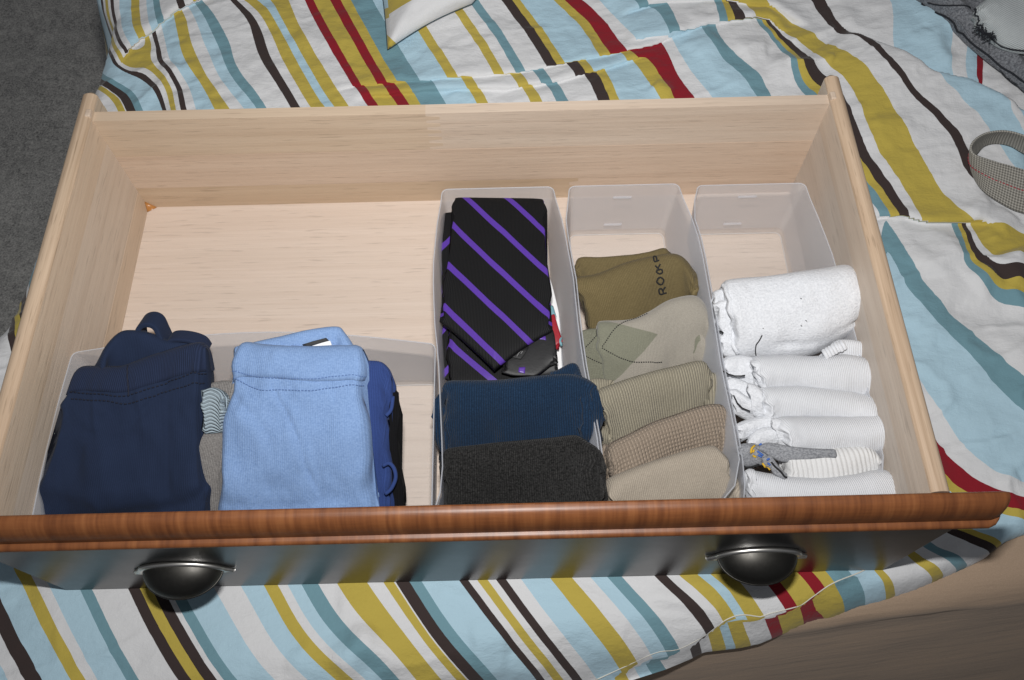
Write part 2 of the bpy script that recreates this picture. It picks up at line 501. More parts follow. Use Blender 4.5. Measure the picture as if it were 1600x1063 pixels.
# soft rolls and dips that only shape the cloth
ROLLS = [
    (tp('B1', '500,1063 580,930 640,850 700,740 740,690'), .008, .016, .010),
    (tp('B1', '650,830 720,880 800,930 850,1040'), .005, .014, .012),
    (tp('B1', '1080,475 1200,500 1330,560 1450,600'), .0022, .006, .010),
    (tp('B1', '480,600 620,590 760,600'), .003, .020, .010),
    (tp('B1', '1320,860 1450,830 1600,850'), .005, .02, .03),
    (tp('B2', '0,480 200,510 350,520 500,560 700,600'), .0028, .014, .006),
    (tp('B2', '800,520 1000,555 1150,580 1300,640 1420,650'), .0045, .016, .006),
    (tp('B2', '1050,440 1200,470 1350,490 1500,500'), .0035, .012, .006),
    (tp('B2', '450,870 600,860 780,870 900,875'), .003, .014, .008),
    (tp('B3', '350,330 450,430 480,470'), .003, .01, .006),
    (tp('B3', '600,470 700,440 850,430 1000,400 1200,330'), .0035, .010, .006),
    (tp('B3', '960,345 1100,330 1240,250 1300,215'), .004, .008, .006),
    (tp('T1', '100,330 330,310 560,300 760,320 950,370'), .004, .03, .018),
    (tp('T1', '20,170 200,130 330,120'), .003, .02, .02),
    (tp('T2', '320,330 430,300 520,300'), .003, .012, .01),
    (tp('T2', '870,555 950,610 1010,625'), .006, .010, .012),
    (tp('T2', '1100,400 1220,330 1290,300'), .005, .02, .02),
    (tp('T2', '1400,395 1500,360 1600,370'), .006, .018, .02),
    (tp('T3', '-40,470 80,460 200,480 240,560'), .008, .016, .02),
    (tp('T3', '300,430 450,470 700,500 900,610'), .004, .03, .03),
    (tp('T3', '600,830 760,820 900,850'), .003, .014, .016),
    (tp('T3', '820,310 900,320 960,290'), .004, .010, .010),
    (tp('T3', '860,200 960,190 1060,230 1130,300'), .007, .02, .016),
    (tp('T3', '980,260 1000,360 1060,440 1120,500'), .006, .012, .014),
    (tp('T3', '1400,640 1450,700 1470,760'), .005, .01, .01),
    (tp('T3', '500,110 480,180 450,240'), .003, .01, .012),
    (tp('M3', '1180,390 1100,480 1000,580 940,650'), .007, .016, .018),
    (tp('M3', '1190,480 1130,580 1080,690'), .004, .012, .012),
    (tp('M3', '1380,620 1300,690 1240,720'), .008, .02, .016),
    (tp('M3', '1100,790 1200,850 1350,890 1480,870 1560,820'), -.008, .022, .022),
    (tp('M3', '1460,520 1500,580 1480,660 1440,700'), .010, .022, .026),
    (tp('M3', '1220,300 1300,230 1380,180'), .006, .012, .012),
    (tp('M3', '1400,390 1470,340 1540,280'), .007, .014, .012),
    (tp('M3', '1420,460 1380,400 1330,360'), .005, .012, .016),
    (tp('M3', '860,980 940,880 1000,760'), .003, .012, .012),
    (tp('M3', '760,530 850,480 940,440'), .002, .01, .02),
    (tp('N3', '1440,900 1530,860 1600,840'), .004, .01, .008),
    (tp('T0', '1050,380 1200,330 1330,300'), .003, .012, .012),
    (tp('T0', '1000,500 1090,470 1160,480 1250,430'), .005, .008, .012),
]
ZB = -.052
HEM = tp('B2', '560,1063 760,1040 1000,965 1160,900 1240,860 1480,830 1600,800')[:-1] + tp('B3', '0,805 150,745 310,680 450,655 600,595 760,555 950,490 1110,420 1260,350 1370,295 1440,235 1500,190 1600,150')
HEMW = np.array([at(px, py, -.068)[:2] for px, py in [(700, 1085), (860, 1078)] + HEM[1:] + [(1680, 815), (1900, 760)]])
HEMW = np.concatenate([[[-2, HEMW[0][1] - .25], [HEMW[0][0] - .12, HEMW[0][1] - .06]], HEMW, [[3, .3]]])


def seg_dist(P, L, cull=None):
    """distance, signed side (+ = far/left of the direction of travel), arclength fraction."""
    L = np.asarray(L)
    if cull is not None:
        m = ((P > L.min(0) - cull) & (P < L.max(0) + cull)).all(1)
        d_, s_, f_ = np.full(len(P), 9.0), np.ones(len(P)), np.zeros(len(P))
        if m.any():
            d_[m], s_[m], f_[m] = seg_dist(P[m], L)
        return d_, s_, f_
    best = np.full(len(P), 1e9)
    sg = np.zeros(len(P))
    sf = np.zeros(len(P))
    L = np.asarray(L)
    ln = np.linalg.norm(np.diff(L, axis=0), axis=1)
    cum = np.concatenate([[0], np.cumsum(ln)])
    for i in range(len(L) - 1):
        d = L[i + 1] - L[i]
        t_ = np.clip(((P - L[i]) @ d) / (d @ d), 0, 1)
        q = P - (L[i] + t_[:, None] * d)
        dd = np.hypot(q[:, 0], q[:, 1])
        m = dd < best
        best[m] = dd[m]
        cr = d[0] * (P[:, 1] - L[i][1]) - d[1] * (P[:, 0] - L[i][0])
        sg[m] = np.sign(cr[m])
        sf[m] = ((cum[i] + t_ * ln[i]) / cum[-1])[m]
    return best, sg, sf


def resample(P, n):
    """Catmull-Rom through the points, n samples even in arc length."""
    P = np.asarray(P, float)
    if len(P) == 2:
        tt = np.linspace(0, 1, n)[:, None]
        return P[0] * (1 - tt) + P[1] * tt
    E = np.concatenate([[2 * P[0] - P[1]], P, [2 * P[-1] - P[-2]]])
    out = []
    for i in range(1, len(E) - 2):
        p0, p1, p2, p3 = E[i - 1], E[i], E[i + 1], E[i + 2]
        for tt in np.linspace(0, 1, 16, endpoint=False):
            out.append(.5 * ((2 * p1) + (-p0 + p2) * tt + (2 * p0 - 5 * p1 + 4 * p2 - p3) * tt ** 2 + (-p0 + 3 * p1 - 3 * p2 + p3) * tt ** 3))
    out.append(P[-1])
    out = np.array(out)
    s_ = np.concatenate([[0], np.cumsum(np.linalg.norm(np.diff(out, axis=0), axis=1))])
    q_ = np.linspace(0, s_[-1], n)
    return np.stack([np.interp(q_, s_, out[:, k]) for k in range(P.shape[1])], -1)


def fold_taper(sf):
    k = np.clip(np.minimum(sf, 1 - sf) / .10, 0, 1)
    return k * k * (3 - 2 * k)


for f_ in FOLDS:
    f_.setdefault('a', .006)
    L = resample(np.array([at(px, py, ZB + .012)[:2] for px, py in f_['p']]), 40)
    T_ = np.gradient(L, axis=0)
    T_ /= np.linalg.norm(T_, axis=1)[:, None]
    far = np.stack([-T_[:, 1], T_[:, 0]], -1)
    f_['w'] = L + far * (f_['a'] * fold_taper(np.linspace(0, 1, 40)))[:, None]
ROLLW = [(np.array([at(px, py, ZB + .006)[:2] for px, py in p]), h, wa, wb) for p, h, wa, wb in ROLLS]


def edge_x(y):
    """left edge of the bed, where the comforter turns down"""
    return np.interp(y, [-.3, .0, .20, .29, .437, .56, .654, .70, .76, .83, 1.2], [-.64, -.62, -.575, -.548, -.535, -.515, -.500, -.498, -.502, -.545, -.60])


def fold_d(P, k_, sides=None, fd=None):
    """distance, side and position along fold k; a forced side wins over the geometric one"""
    d, s, sf = fd[k_] if fd is not None else seg_dist(P, FOLDS[k_]['w'], .30)
    if sides is not None:
        m = (sides[k_] != 0) & (sides[k_] != s) & (d < 5)
        s = np.where(m, sides[k_], s)
        d = np.where(m, 0, d)
    return d, s, sf


def lap_shift(P, sides=None, fd=None):
    """the far layer of each fold slides over the near one"""
    out = np.zeros_like(P)
    for k_, f_ in enumerate(FOLDS):
        d, s, sf = fold_d(P, k_, sides, fd)
        L = f_['w']
        T_ = np.gradient(L, axis=0)
        T_ /= np.linalg.norm(T_, axis=1)[:, None]
        ss = np.linspace(0, 1, len(L))
        nx_, ny_ = np.interp(sf, ss, T_[:, 1]), np.interp(sf, ss, -T_[:, 0])
        amp = np.where(s > 0, f_['a'] * fold_taper(sf) * np.exp(-d / .022), 0)
        out[:, 0] += amp * nx_
        out[:, 1] += amp * ny_
    return out


def height(P, sides=None, fd=None):
    x, y = P[:, 0], P[:, 1]
    h = np.full(len(P), ZB)
    # puffed quilt filling, flattened under the drawer
    und = np.clip(np.maximum(np.abs(x) - .40, np.maximum(-.03 - y, y - .455)) / .07, 0, 1)
    und = und * und * (3 - 2 * und)
    h += .007 * und * fbm(np.stack([x * 6, y * 7, x * 0 + 3], -1), 2)
    h += und * .012 * np.clip((y - .44) / .1, 0, 1)
    h += .02 * np.clip((y - .56) / .4, 0, 1)
    h += und * .010 * np.clip((x - .40) / .12, 0, 1) * np.clip((y - .12) / .1, 0, 1)
    h += .0014 * und * fbm(np.stack([x * 38 + y * 9, y * 55 - x * 14, x * 0 + 9], -1), 3)
    pk = fbm(np.stack([x * 13 + y * 5, y * 24 - x * 6, x * 0 + 4], -1), 2)
    h += (.0030 - .0018 * np.clip((y - .4) / .05, 0, 1)) * und * np.clip(.28 - np.abs(pk), 0, 1) ** 1.0 / .28
    far = np.clip((y - .43) / .06, 0, 1) + np.clip((x - .42) / .05, 0, 1)
    h += .0012 * np.clip(far, 0, 1) * fbm(np.stack([x * 16 + y * 10, y * 34 - x * 12, x * 0 + 1], -1), 2)
    for k_, f_ in enumerate(FOLDS):
        d, s, sf = fold_d(P, k_, sides, fd)
        taper = fold_taper(sf)
        lap = np.clip(f_['a'] / .004, 0, 1)
        far_ = np.exp(-d / f_['wf']) * (1 - .6 * lap * np.exp(-d / .0035))
        near = np.exp(-(d / f_['wn']) ** 2) * (1 - lap) - lap * .25 * np.exp(-(d / .012) ** 2)
        h += f_['h'] * taper * np.where(s > 0, far_, near)
    for L, hh, wa, wb in ROLLW:
        d, s, sf = seg_dist(P, L, .12)
        taper = np.clip(np.minimum(sf, 1 - sf) / .25, 0, 1)
        taper = taper * taper * (3 - 2 * taper)
        w = np.where(s > 0, wa, wb)
        h += hh * taper * np.exp(-(d / w) ** 2)
    # turn down over the left side of the bed
    ex = edge_x(y) + .012 * fbm(np.stack([x * 0, y * 9, x * 0], -1), 2)
    q = np.clip(ex + .03 - x, 0, None)
    h -= np.where(q < .03, q * q / .06, .015 + (q - .03) * 3.2 + (q - .03) * .6 * fbm(np.stack([y * 22, q * 3, x * 0], -1), 2))
    # and over the front edge of the mattress
    dn = (x - E0[0]) * en[0] + (y - E0[1]) * en[1] + .050
    q = np.clip(dn, 0, None)
    h -= np.where(q < .05, q * q / .07, .0357 + (q - .05) * 1.6)
    # the hem thins out onto the sheet
    d, s, _ = seg_dist(P, HEMW)
    k = np.where(s > 0, np.clip(d / .022, 0, 1), 0)
    k = np.sqrt(1 - (1 - k) ** 2)
    flat = np.where(dn > .0, ZB - .02 - np.clip(dn, 0, None) * .6, -.0745)
    front = np.clip((.16 - y) / .05, 0, 1)
    k = 1 - (1 - k) * front
    h = np.where(s > 0, flat + (h - flat) * (.10 + .90 * k), flat)
    return h


DXY = .0027
X0, X1, Y0, Y1 = -.66, .92, -.20, .95
nx, ny = int((X1 - X0) / DXY) + 1, int((Y1 - Y0) / DXY) + 1
gx, gy = np.meshgrid(np.linspace(X0, X1, nx), np.linspace(Y0, Y1, ny), indexing='ij')
P2 = np.stack([gx.ravel(), gy.ravel()], -1)
# clip along the hem: outside vertices next to the border slide onto it
d, s, _ = seg_dist(P2, HEMW)
inside = s > 0
ins = inside.reshape(nx, ny)
near = ins.copy()
near[1:, :] |= ins[:-1, :]; near[:-1, :] |= ins[1:, :]
near2 = near.copy()
near2[:, 1:] |= near[:, :-1]; near2[:, :-1] |= near[:, 1:]
mv = (near2 & ~ins).ravel()


def closest(P, L):
    best = np.full(len(P), 1e9)
    out = P.copy()
    for i in range(len(L) - 1):
        dv = L[i + 1] - L[i]
        t_ = np.clip(((P - L[i]) @ dv) / (dv @ dv), 0, 1)
        c_ = L[i] + t_[:, None] * dv
        dd = np.hypot(*(P - c_).T)
        m = dd < best
        best[m] = dd[m]
        out[m] = c_[m]
    return out


P2[mv] = closest(P2[mv], HEMW)
SIDES = []
for f_ in FOLDS:                       # vertices close to a fold move onto its lip
    d, s, sf = seg_dist(P2, f_['w'])
    m = (d < .62 * DXY) & (sf > .004) & (sf < .996)
    P2[m] = closest(P2[m], f_['w'])
    SIDES.append(m.astype(int))
FD = [seg_dist(P2, f_['w'], .30) for f_ in FOLDS]
Z = height(P2, SIDES, FD)
Z[mv] = np.minimum(Z[mv], -.0765)

# ---- where each stripe boundary runs on the cloth (thin-plate fit of the printed pattern)
obs = []
for tok in OBS.replace('\n', '|').split('|'):
    tok = tok.split()
    if len(tok) < 3:
        continue
    for px, py in tp(tok[0], ' '.join(tok[2:])):
        obs.append((px, py, UB[int(tok[1])]))
for a_, b_, c_ in ((1560, 90, 50), (1600, 150, 95), (1570, 20, 60), (1650, 60, 140), (1700, 200, 190), (1700, -60, 180)):
    obs.append((a_, b_, UB[79] + c_))
obs = np.array(obs)
# which layer of each fold an observed boundary lies on, read in the photograph
OS = []
for f_ in FOLDS:
    pl = resample(np.array(f_['p'], float), 80) * np.array([1, -1])
    d, s, sf = seg_dist(obs[:, :2] * np.array([1, -1]), pl)
    OS.append(np.where(d < 130, s, 0).astype(int))
zz = np.full(len(obs), ZB)
for _ in range(5):
    Qd = np.array([at(a, b, z)[:2] for (a, b, _u), z in zip(obs, zz)])
    Q = Qd.copy()
    for _k in range(6):
        Q = Qd - lap_shift(Q, OS)
    zz = .5 * zz + .5 * height(Q, OS)


def step_basis(P, sides=None, fd=None):
    cols = []
    for k_, f_ in enumerate(FOLDS):
        d, s, sf = fold_d(P, k_, sides, fd)
        k = f_['step']
        if not k:
            continue
        A_, B_ = f_['w'][0], f_['w'][-1]
        tt = (P - A_) @ (B_ - A_) / ((B_ - A_) @ (B_ - A_))
        e0, e1 = f_.get('ends', (.25, .25))
        taper = np.clip(tt / e0, 0, 1) * np.clip((1 - tt) / e1, 0, 1)
        taper = taper * taper * (3 - 2 * taper)
        st = np.where(s > 0, 0.0, np.exp(-(d / .10) ** 2)) * taper
        for i in range(k):
            c_ = i / (k - 1)
            cols.append(st * np.clip(1 - np.abs(np.clip(tt, 0, 1) - c_) * (k - 1), 0, 1))
    return np.stack(cols, -1)


def tps(A, B):
    d2 = ((A[:, None, :] - B[None, :, :]) ** 2).sum(-1)
    return .5 * d2 * np.log(d2 + 1e-12)


ctr = Q
K = tps(Q, ctr)
A1 = np.concatenate([np.ones((len(Q), 1)), Q], 1)
SB = step_basis(Q, OS)
nK, nA, nS = K.shape[1], 3, SB.shape[1]
LAM = 8e-6
# penalised least squares: thin-plate + linear + fold steps
Phi = np.concatenate([K, A1, SB], 1)
reg = np.zeros((Phi.shape[1], Phi.shape[1]))
reg[:nK, :nK] = (np.eye(nK) * LAM)
reg[nK + nA:, nK + nA:] = np.eye(nS) * .002
coef = np.linalg.solve(Phi.T @ Phi + reg + 1e-9 * np.eye(len(reg)), Phi.T @ obs[:, 2])
res = Phi @ coef - obs[:, 2]
print('stripe fit rms', np.sqrt((res ** 2).mean()), 'max', np.abs(res).max())
if DEBUG:
    with open('/tmp/bad.txt', 'w') as fh:
        print('rms', np.sqrt((res ** 2).mean()), file=fh)
        for i in np.argsort(-np.abs(res))[:60]:
            print(obs[i], res[i].round(1), int(np.searchsorted(UB, obs[i][2])), file=fh)
U = np.empty(len(P2))
for i in range(0, len(P2), 20000):
    Pc = P2[i:i + 20000]
    U[i:i + 20000] = tps(Pc, ctr) @ coef[:nK] + coef[nK] + Pc @ coef[nK + 1:nK + 3] + step_basis(Pc, [q_[i:i + 20000] for q_ in SIDES], [[q_[i:i + 20000] for q_ in fd_] for fd_ in FD]) @ coef[nK + nA:]

keep = near2
idx = -np.ones(nx * ny, dtype=np.int64)
idx[keep.ravel()] = np.arange(keep.sum())
ii, jj = np.meshgrid(np.arange(nx - 1), np.arange(ny - 1), indexing='ij')
q4 = np.stack([ii * ny + jj, (ii + 1) * ny + jj, (ii + 1) * ny + jj + 1, ii * ny + jj + 1], -1).reshape(-1, 4)
insf = inside
ok = (insf[q4].sum(1) >= 1) & (idx[q4] >= 0).all(1)
q4 = idx[q4[ok]]
me = bpy.data.meshes.new('comforter')
VV = np.concatenate([P2 + lap_shift(P2, SIDES, FD), Z[:, None]], 1)
# the cloth is soft: ease the stitches-sharp lips of the folds
mk = np.zeros(len(P2), bool)
for f_, (d, s, sf) in zip(FOLDS, FD):
    if f_['a'] > .002:
        mk |= d < .007
mk = mk.reshape(nx, ny) & near2
mk[0] = mk[-1] = False
mk[:, 0] = mk[:, -1] = False
for _ in range(2):
    G = VV.reshape(nx, ny, 3)
    A = G.copy()
    A[1:-1, 1:-1] = (G[:-2, 1:-1] + G[2:, 1:-1] + G[1:-1, :-2] + G[1:-1, 2:]) / 4
    G = np.where(mk[..., None], .45 * G + .55 * A, G)
    VV = G.reshape(-1, 3)
Vk = VV[keep.ravel()]
me.vertices.add(len(Vk))
me.vertices.foreach_set('co', Vk.astype(np.float32).ravel())
me.loops.add(len(q4) * 4)
me.loops.foreach_set('vertex_index', q4.astype(np.int32).ravel())
me.polygons.add(len(q4))
me.polygons.foreach_set('loop_start', (np.arange(len(q4)) * 4).astype(np.int32))
me.polygons.foreach_set('loop_total', np.full(len(q4), 4, dtype=np.int32))
me.update(calc_edges=True)
at_ = me.attributes.new('stripe', 'FLOAT', 'POINT')
at_.data.foreach_set('value', U[keep.ravel()].astype(np.float32))

CW = dict(W=(.72, .725, .735), L=(.45, .635, .74), T=(.175, .32, .375), Y=(.51, .40, .080), K=(.050, .036, .034), R=(.26, .014, .024))
t = NT('striped_cotton')
u = t.n('ShaderNodeAttribute', attribute_name='stripe').outputs['Fac']
ob = t.n('ShaderNodeTexCoord').outputs['Object']
wv = t.noise(ob, 160, 2, .5)
u = t.math('ADD', u, t.math('MULTIPLY', t.math('SUBTRACT', wv, .5), .8))
allW, allS = PREW + WD, PRE + ST
lo = -sum(PREW)
bounds = lo + np.concatenate([[0], np.cumsum(allW)])
grp = 28
cur = None
for g in range(0, len(allS), grp):
    a0, a1 = bounds[g], bounds[min(g + grp, len(allS))]
    fac = t.math('DIVIDE', t.math('SUBTRACT', u, float(a0)), float(a1 - a0))
    stops = [((bounds[k] - a0) / (a1 - a0), CW[allS[k]]) for k in range(g, min(g + grp, len(allS)))]
    rc = t.ramp(fac, stops, 'CONSTANT')
    cur = rc if cur is None else t.mix(t.math('GREATER_THAN', u, float(a0)), cur, rc)
fine = t.noise(ob, 1500, 2, .6)
col = t.mix(.10, cur, t.mix(fine, (.2, .2, .2), (.9, .9, .9)), 'SOFT_LIGHT')
cr1 = t.noise(t.mapping(ob, (60, 130, 60), rot=(0, 0, .5)), 1.0, 4, .62)
cr2 = t.noise(t.mapping(ob, (150, 60, 60), rot=(0, 0, .2)), 1.0, 3, .6)
cr3 = t.noise(t.mapping(ob, (26, 46, 30), rot=(0, 0, -.35), loc=(3, 2, 0)), 1.0, 3, .6)
cr3 = t.math('POWER', t.math('SUBTRACT', 1.0, t.math('ABSOLUTE', t.math('MULTIPLY', t.math('SUBTRACT', cr3, .5), 5.0))), 3.0)
cr3 = t.math('MAXIMUM', cr3, 0.0)
weave = t.noise(t.mapping(ob, (900, 900, 900), rot=(0, 0, .6)), 1.0, 1, .5)
hh = t.math('ADD', t.math('ADD', t.math('MULTIPLY', cr3, .13), t.math('MULTIPLY', weave, .10)), t.math('MULTIPLY', cr1, .7))
hh = t.math('ADD', hh, t.math('ADD', t.math('MULTIPLY', cr2, .3), t.math('MULTIPLY', fine, .05)))
M_QUILT = t.done(col, .9, t.bump(hh, .42, .004), Sheen_Weight=.15, Sheen_Roughness=.5, Specular_IOR_Level=.15)
quilt = link('comforter', me, M_QUILT)
tag(quilt, 'rumpled cotton comforter with diagonal multicoloured stripes under the drawer', 'comforter')


def surf(px, py, lift=0.0):
    """point of the comforter's top seen at a photo pixel"""
    z = ZB
    for _ in range(6):
        q_ = at(px, py, z + lift)
        z = .5 * z + .5 * height(np.array([[q_[0], q_[1]]]))[0]
    q_ = at(px, py, z + lift)
    return np.array([q_[0], q_[1], z + lift])


# white piping along the hem seam
def tube(name, pts, r, mat, parent=None, nseg=6, smooth_pts=True):
    P = np.asarray(pts, float)
    if smooth_pts:
        P = resample(P, max(len(P) * 4, 12))
    T = np.gradient(P, axis=0)
    T /= np.linalg.norm(T, axis=1)[:, None] + 1e-12
    V, F = [], []
    up = np.array([0, 0, 1.0])
    for p, tt in zip(P, T):
        a_ = np.cross(tt, up)
        if np.linalg.norm(a_) < 1e-3:
            a_ = np.cross(tt, [1, 0, 0])
        a_ /= np.linalg.norm(a_)
        b_ = np.cross(tt, a_)
        for k in range(nseg):
            th = 2 * PI * k / nseg
            V.append(p + r * (math.cos(th) * a_ + math.sin(th) * b_))
    for i in range(len(P) - 1):
        for k in range(nseg):
            F.append((i * nseg + k, i * nseg + (k + 1) % nseg, (i + 1) * nseg + (k + 1) % nseg, (i + 1) * nseg + k))
    F.append(tuple(range(nseg))[::-1])
    F.append(tuple((len(P) - 1) * nseg + k for k in range(nseg)))
    return mesh(name, V, F, mat, parent)


M_PIPE = plain('white_thread', (.72, .70, .62), .8)
pp = resample(np.array(FOLDS[8]['p']), 60)
tube('hem_piping', [surf(a, b, .0006) for a, b in pp], .0007, M_PIPE, quilt, smooth_pts=False)

# ================================================================== THE DRAWER
LIGHT, MID, DARK = (.80, .62, .46), (.72, .52, .355), (.60, .41, .26)
M_FLOORW = wood('pale_plywood', (.65, .548, .468), (.53, .428, .348), 'X', .9, .8, .5, 1.0, pink=(.67, .545, .46))
M_BACK_A = wood('tan_board', (.58, .455, .335), (.47, .35, .245), 'X', 1.0, 1.1, .5, 2.0)
M_BACK_B = wood('pale_board', (.61, .50, .40), (.50, .39, .30), 'X', 1.1, 1.0, .5, 3.0)
M_BACK_C = wood('rosy_board', (.61, .475, .365), (.49, .36, .265), 'X', 1.2, .9, .5, 4.0)
M_BACK_D = wood('honey_board', (.56, .425, .30), (.45, .325, .215), 'X', .8, 1.0, .5, 5.0)
M_SIDE_A = wood('pale_side_board', (.58, .49, .40), (.46, .37, .29), 'Y', 1.0, 1.0, .5, 6.0)
M_SIDE_B = wood('tan_side_board', (.57, .46, .35), (.45, .34, .245), 'Y', 1.0, .8, .5, 7.0)
M_SIDE_C = wood('grey_side_board', (.55, .48, .41), (.44, .37, .31), 'Y', 1.2, .9, .5, 8.0)
M_TOPB = wood('open_grain_edge', (.55, .415, .295), (.29, .195, .12), 'Y', 1.3, 1.3, .55, 9.0)

HB, HS, DEP, HW = .1460, .1525, .4085, .375
drawer = empty('drawer', (0, .2, -.05), 'wooden dresser drawer with glossy black front and two cup pulls', 'drawer')

bottom = box('bottom_panel', -HW - .004, HW + .004, -.002, DEP + .006, -.006, 0, M_FLOORW, drawer, 0)


def fingers(x, z0, z1, n, depth):
    """comb outline of a finger joint, going up"""
    pts = []
    for k in range(n):
        a, b = z0 + (z1 - z0) * k / n, z0 + (z1 - z0) * (k + 1) / n
        g = (b - a) * .12
        if k % 2 == 0:
            pts += [(x - depth, a + g), (x - depth, b - g)]
        else:
            pts += [(x + depth, a + g), (x + depth, b - g)]
    return pts


def board_xz(name, left, right, yf, yb, mat, parent, rnd=0.0):
    """board standing in the XZ plane; left and right are outlines going up"""
    out = left + right[::-1]
    bm = bmesh.new()
    f0 = [bm.verts.new((x, yf, z)) for x, z in out]
    f1 = [bm.verts.new((x, yb, z)) for x, z in out]
    bm.faces.new(f0)
    bm.faces.new(f1[::-1])
    n = len(out)
    for i in range(n):
        bm.faces.new((f0[i], f1[i], f1[(i + 1) % n], f0[(i + 1) % n]))
    bmesh.ops.recalc_face_normals(bm, faces=bm.faces[:])
    if rnd:
        zt = max(z for x, z in out)
        es = [e for e in bm.edges if all(abs(v.co.z - zt) < 1e-5 for v in e.verts) and abs(e.verts[0].co.y - e.verts[1].co.y) < 1e-6]
        bmesh.ops.bevel(bm, geom=es, offset=rnd, segments=4, affect='EDGES', profile=.5)
    me = bpy.data.meshes.new(name)
    bm.to_mesh(me)
    bm.free()
    o = link(name, me, mat, parent, smooth=False)
    return o


YF, YB = DEP, DEP + .0125
z_a, z_b = .036, .090
# the middle lamination is the panel itself, the others are boards glued to it
back = board_xz('back_panel', [(-HW, z_a), (-HW, z_b)], [(HW, z_a), (HW, z_b)], YF, YB, M_BACK_C, drawer)
xj = at(660, 200, .125)[0] + .012
L_ = fingers(xj, z_b, HB, 11, .007)
board_xz('board', [(-HW, z_b), (-HW, HB)], L_, YF + .0002, YB, M_BACK_A, back, .003)
board_xz('board', L_, [(HW, z_b), (HW, HB)], YF + .0003, YB, M_BACK_B, back, .003)
xk = at(895, 290, .015)[0]
L_ = fingers(xk, -.004, z_a, 6, .005)
board_xz('board', [(-HW, -.004), (-HW, z_a)], L_, YF + .0002, YB, M_BACK_D, back)
board_xz('board', L_, [(HW, -.004), (HW, z_a)], YF + .00035, YB, M_BACK_C, back)
for sx in (-1, 1):      # tongue of the back panel let into the side
    box('tongue', *sorted((sx * HW, sx * (HW + .0055))), YF + .001, YB - .002, .10, HS + .0006, M_BACK_B, back, .0012)


def side_board(name, sx, z0, z1, mat, parent, top=False, dx=0.0):
    xi, xo = sx * (HW + dx), sx * (HW + .0150)
    if top:
        prof = [(xi, z0), (xi, z1 - .005)]
        w = xo - xi
        for k in range(1, 12):
            a = PI * k / 12
            prof.append(((xi + xo) / 2 - w / 2 * math.cos(a) , z1 - .005 + .005 * math.sin(a)))
        prof += [(xo, z1 - .005), (xo, z0)]
    else:
        prof = [(xi, z0), (xi, z1), (xo, z1), (xo, z0)]
    ye = .4445
    st = [(0.0, 1), (ye - .004, 1), (ye, (lambda u, z: (u * .0 + (xi + xo) / 2 + (u - (xi + xo) / 2) * .6, z - (.003 if top else 0))))]
    o = extrude_profile(name, prof, 'Y', 0, ye, mat, parent, taper=st)
    if top:                                    # the planed top edge shows open grain
        o.data.materials.append(M_TOPB)
        n = len(prof)
        for s_ in range(2):
            for k in range(1, n - 2):
                o.data.polygons[s_ * n + k].material_index = 1
    return o


for sx in (-1, 1):
    core = side_board('side_panel', sx, .030, .112, M_SIDE_A if sx < 0 else M_SIDE_C, drawer)
    side_board('board', sx, .112, HS, M_SIDE_B if sx < 0 else M_SIDE_A, core, True, -.0002)
    side_board('board', sx, -.012, .030, M_SIDE_B if sx < 0 else M_SIDE_C, core, False, -.00025)
    # planed rounded edge strip, open grain
M_GLUE = plain('amber_glue', (.42, .18, .05), .3)
mesh('glue_bead', [(-HW + .0003, YF - .0003, .012), (-HW + .0003, YF - .0003, .0005), (-HW + .0105, YF - .0005, .0005), (-HW + .0005, YF - .007, .0005), (-HW + .004, YF - .003, .0045)],
     [(0, 4, 2), (0, 3, 4), (3, 2, 4), (0, 2, 1), (0, 1, 3)], M_GLUE, drawer)

# ---- black lacquered front
t = NT('black_lacquer')
ob = t.n('ShaderNodeTexCoord').outputs['Object']
sm = t.noise(ob, 30, 4, .65)
M_BLACK = t.done((.012, .012, .013), t.math('ADD', .27, t.math('MULTIPLY', sm, .08)), None, Specular_IOR_Level=.55, Coat_Weight=.0)
FY = -.018
front = box('front_panel', -.401, .408, FY, -.0005, -.050, .1175, M_BLACK, drawer, .0006)

# ---- stained curly maple moulding
t = NT('curly_maple')
ob = t.n('ShaderNodeTexCoord').outputs['Object']
curl = t.noise(t.mapping(ob, (120, 9, 9)), 1.0, 3, .55)
curl2 = t.noise(t.mapping(ob, (330, 20, 20), loc=(3, 1, 0)), 1.0, 2, .5)
grain = t.noise(t.mapping(ob, (40, 420, 420)), 1.0, 4, .6)
big = t.noise(t.mapping(ob, (5, 12, 12)), 1.0, 2, .5)
f = t.math('ADD', t.math('MULTIPLY', curl, .50), t.math('ADD', t.math('MULTIPLY', curl2, .22), t.math('ADD', t.math('MULTIPLY', grain, .12), t.math('MULTIPLY', big, .10))))
col = t.ramp(f, [(.30, (.105, .032, .011)), (.50, (.215, .075, .024)), (.70, (.33, .130, .044))])
M_MAPLE = t.done(col, .46, t.bump(t.math('ADD', grain, curl), .10, .002), Coat_Weight=.28, Coat_Roughness=.34, Specular_IOR_Level=.4)
pf = [(0, .1178), (.0, .1480), (-.0008, .1498), (-.0022, .1507), (-.0045, .1508)]
for k in range(1, 12):
    a = PI / 2 * k / 11 * 1.08
    pf.append((-.0045 - .0128 * math.sin(a), .1300 + .0208 * math.cos(a)))
pf += [(-.0168, .1274), (-.0166, .1264), (-.0172, .1257)]
for k in range(0, 9):
    a = PI / 2 + PI * k / 8
    pf.append((-.0192 + .0036 * math.cos(a), .1222 + .0033 * math.sin(a)))
pf += [(-.0186, .1184), (-.0181, .1178)]


def moul_end(k):
    return lambda u, z: (u * (1 - .35 * k) if u < 0 else u, .136 + (z - .136) * (1 - .16 * k))


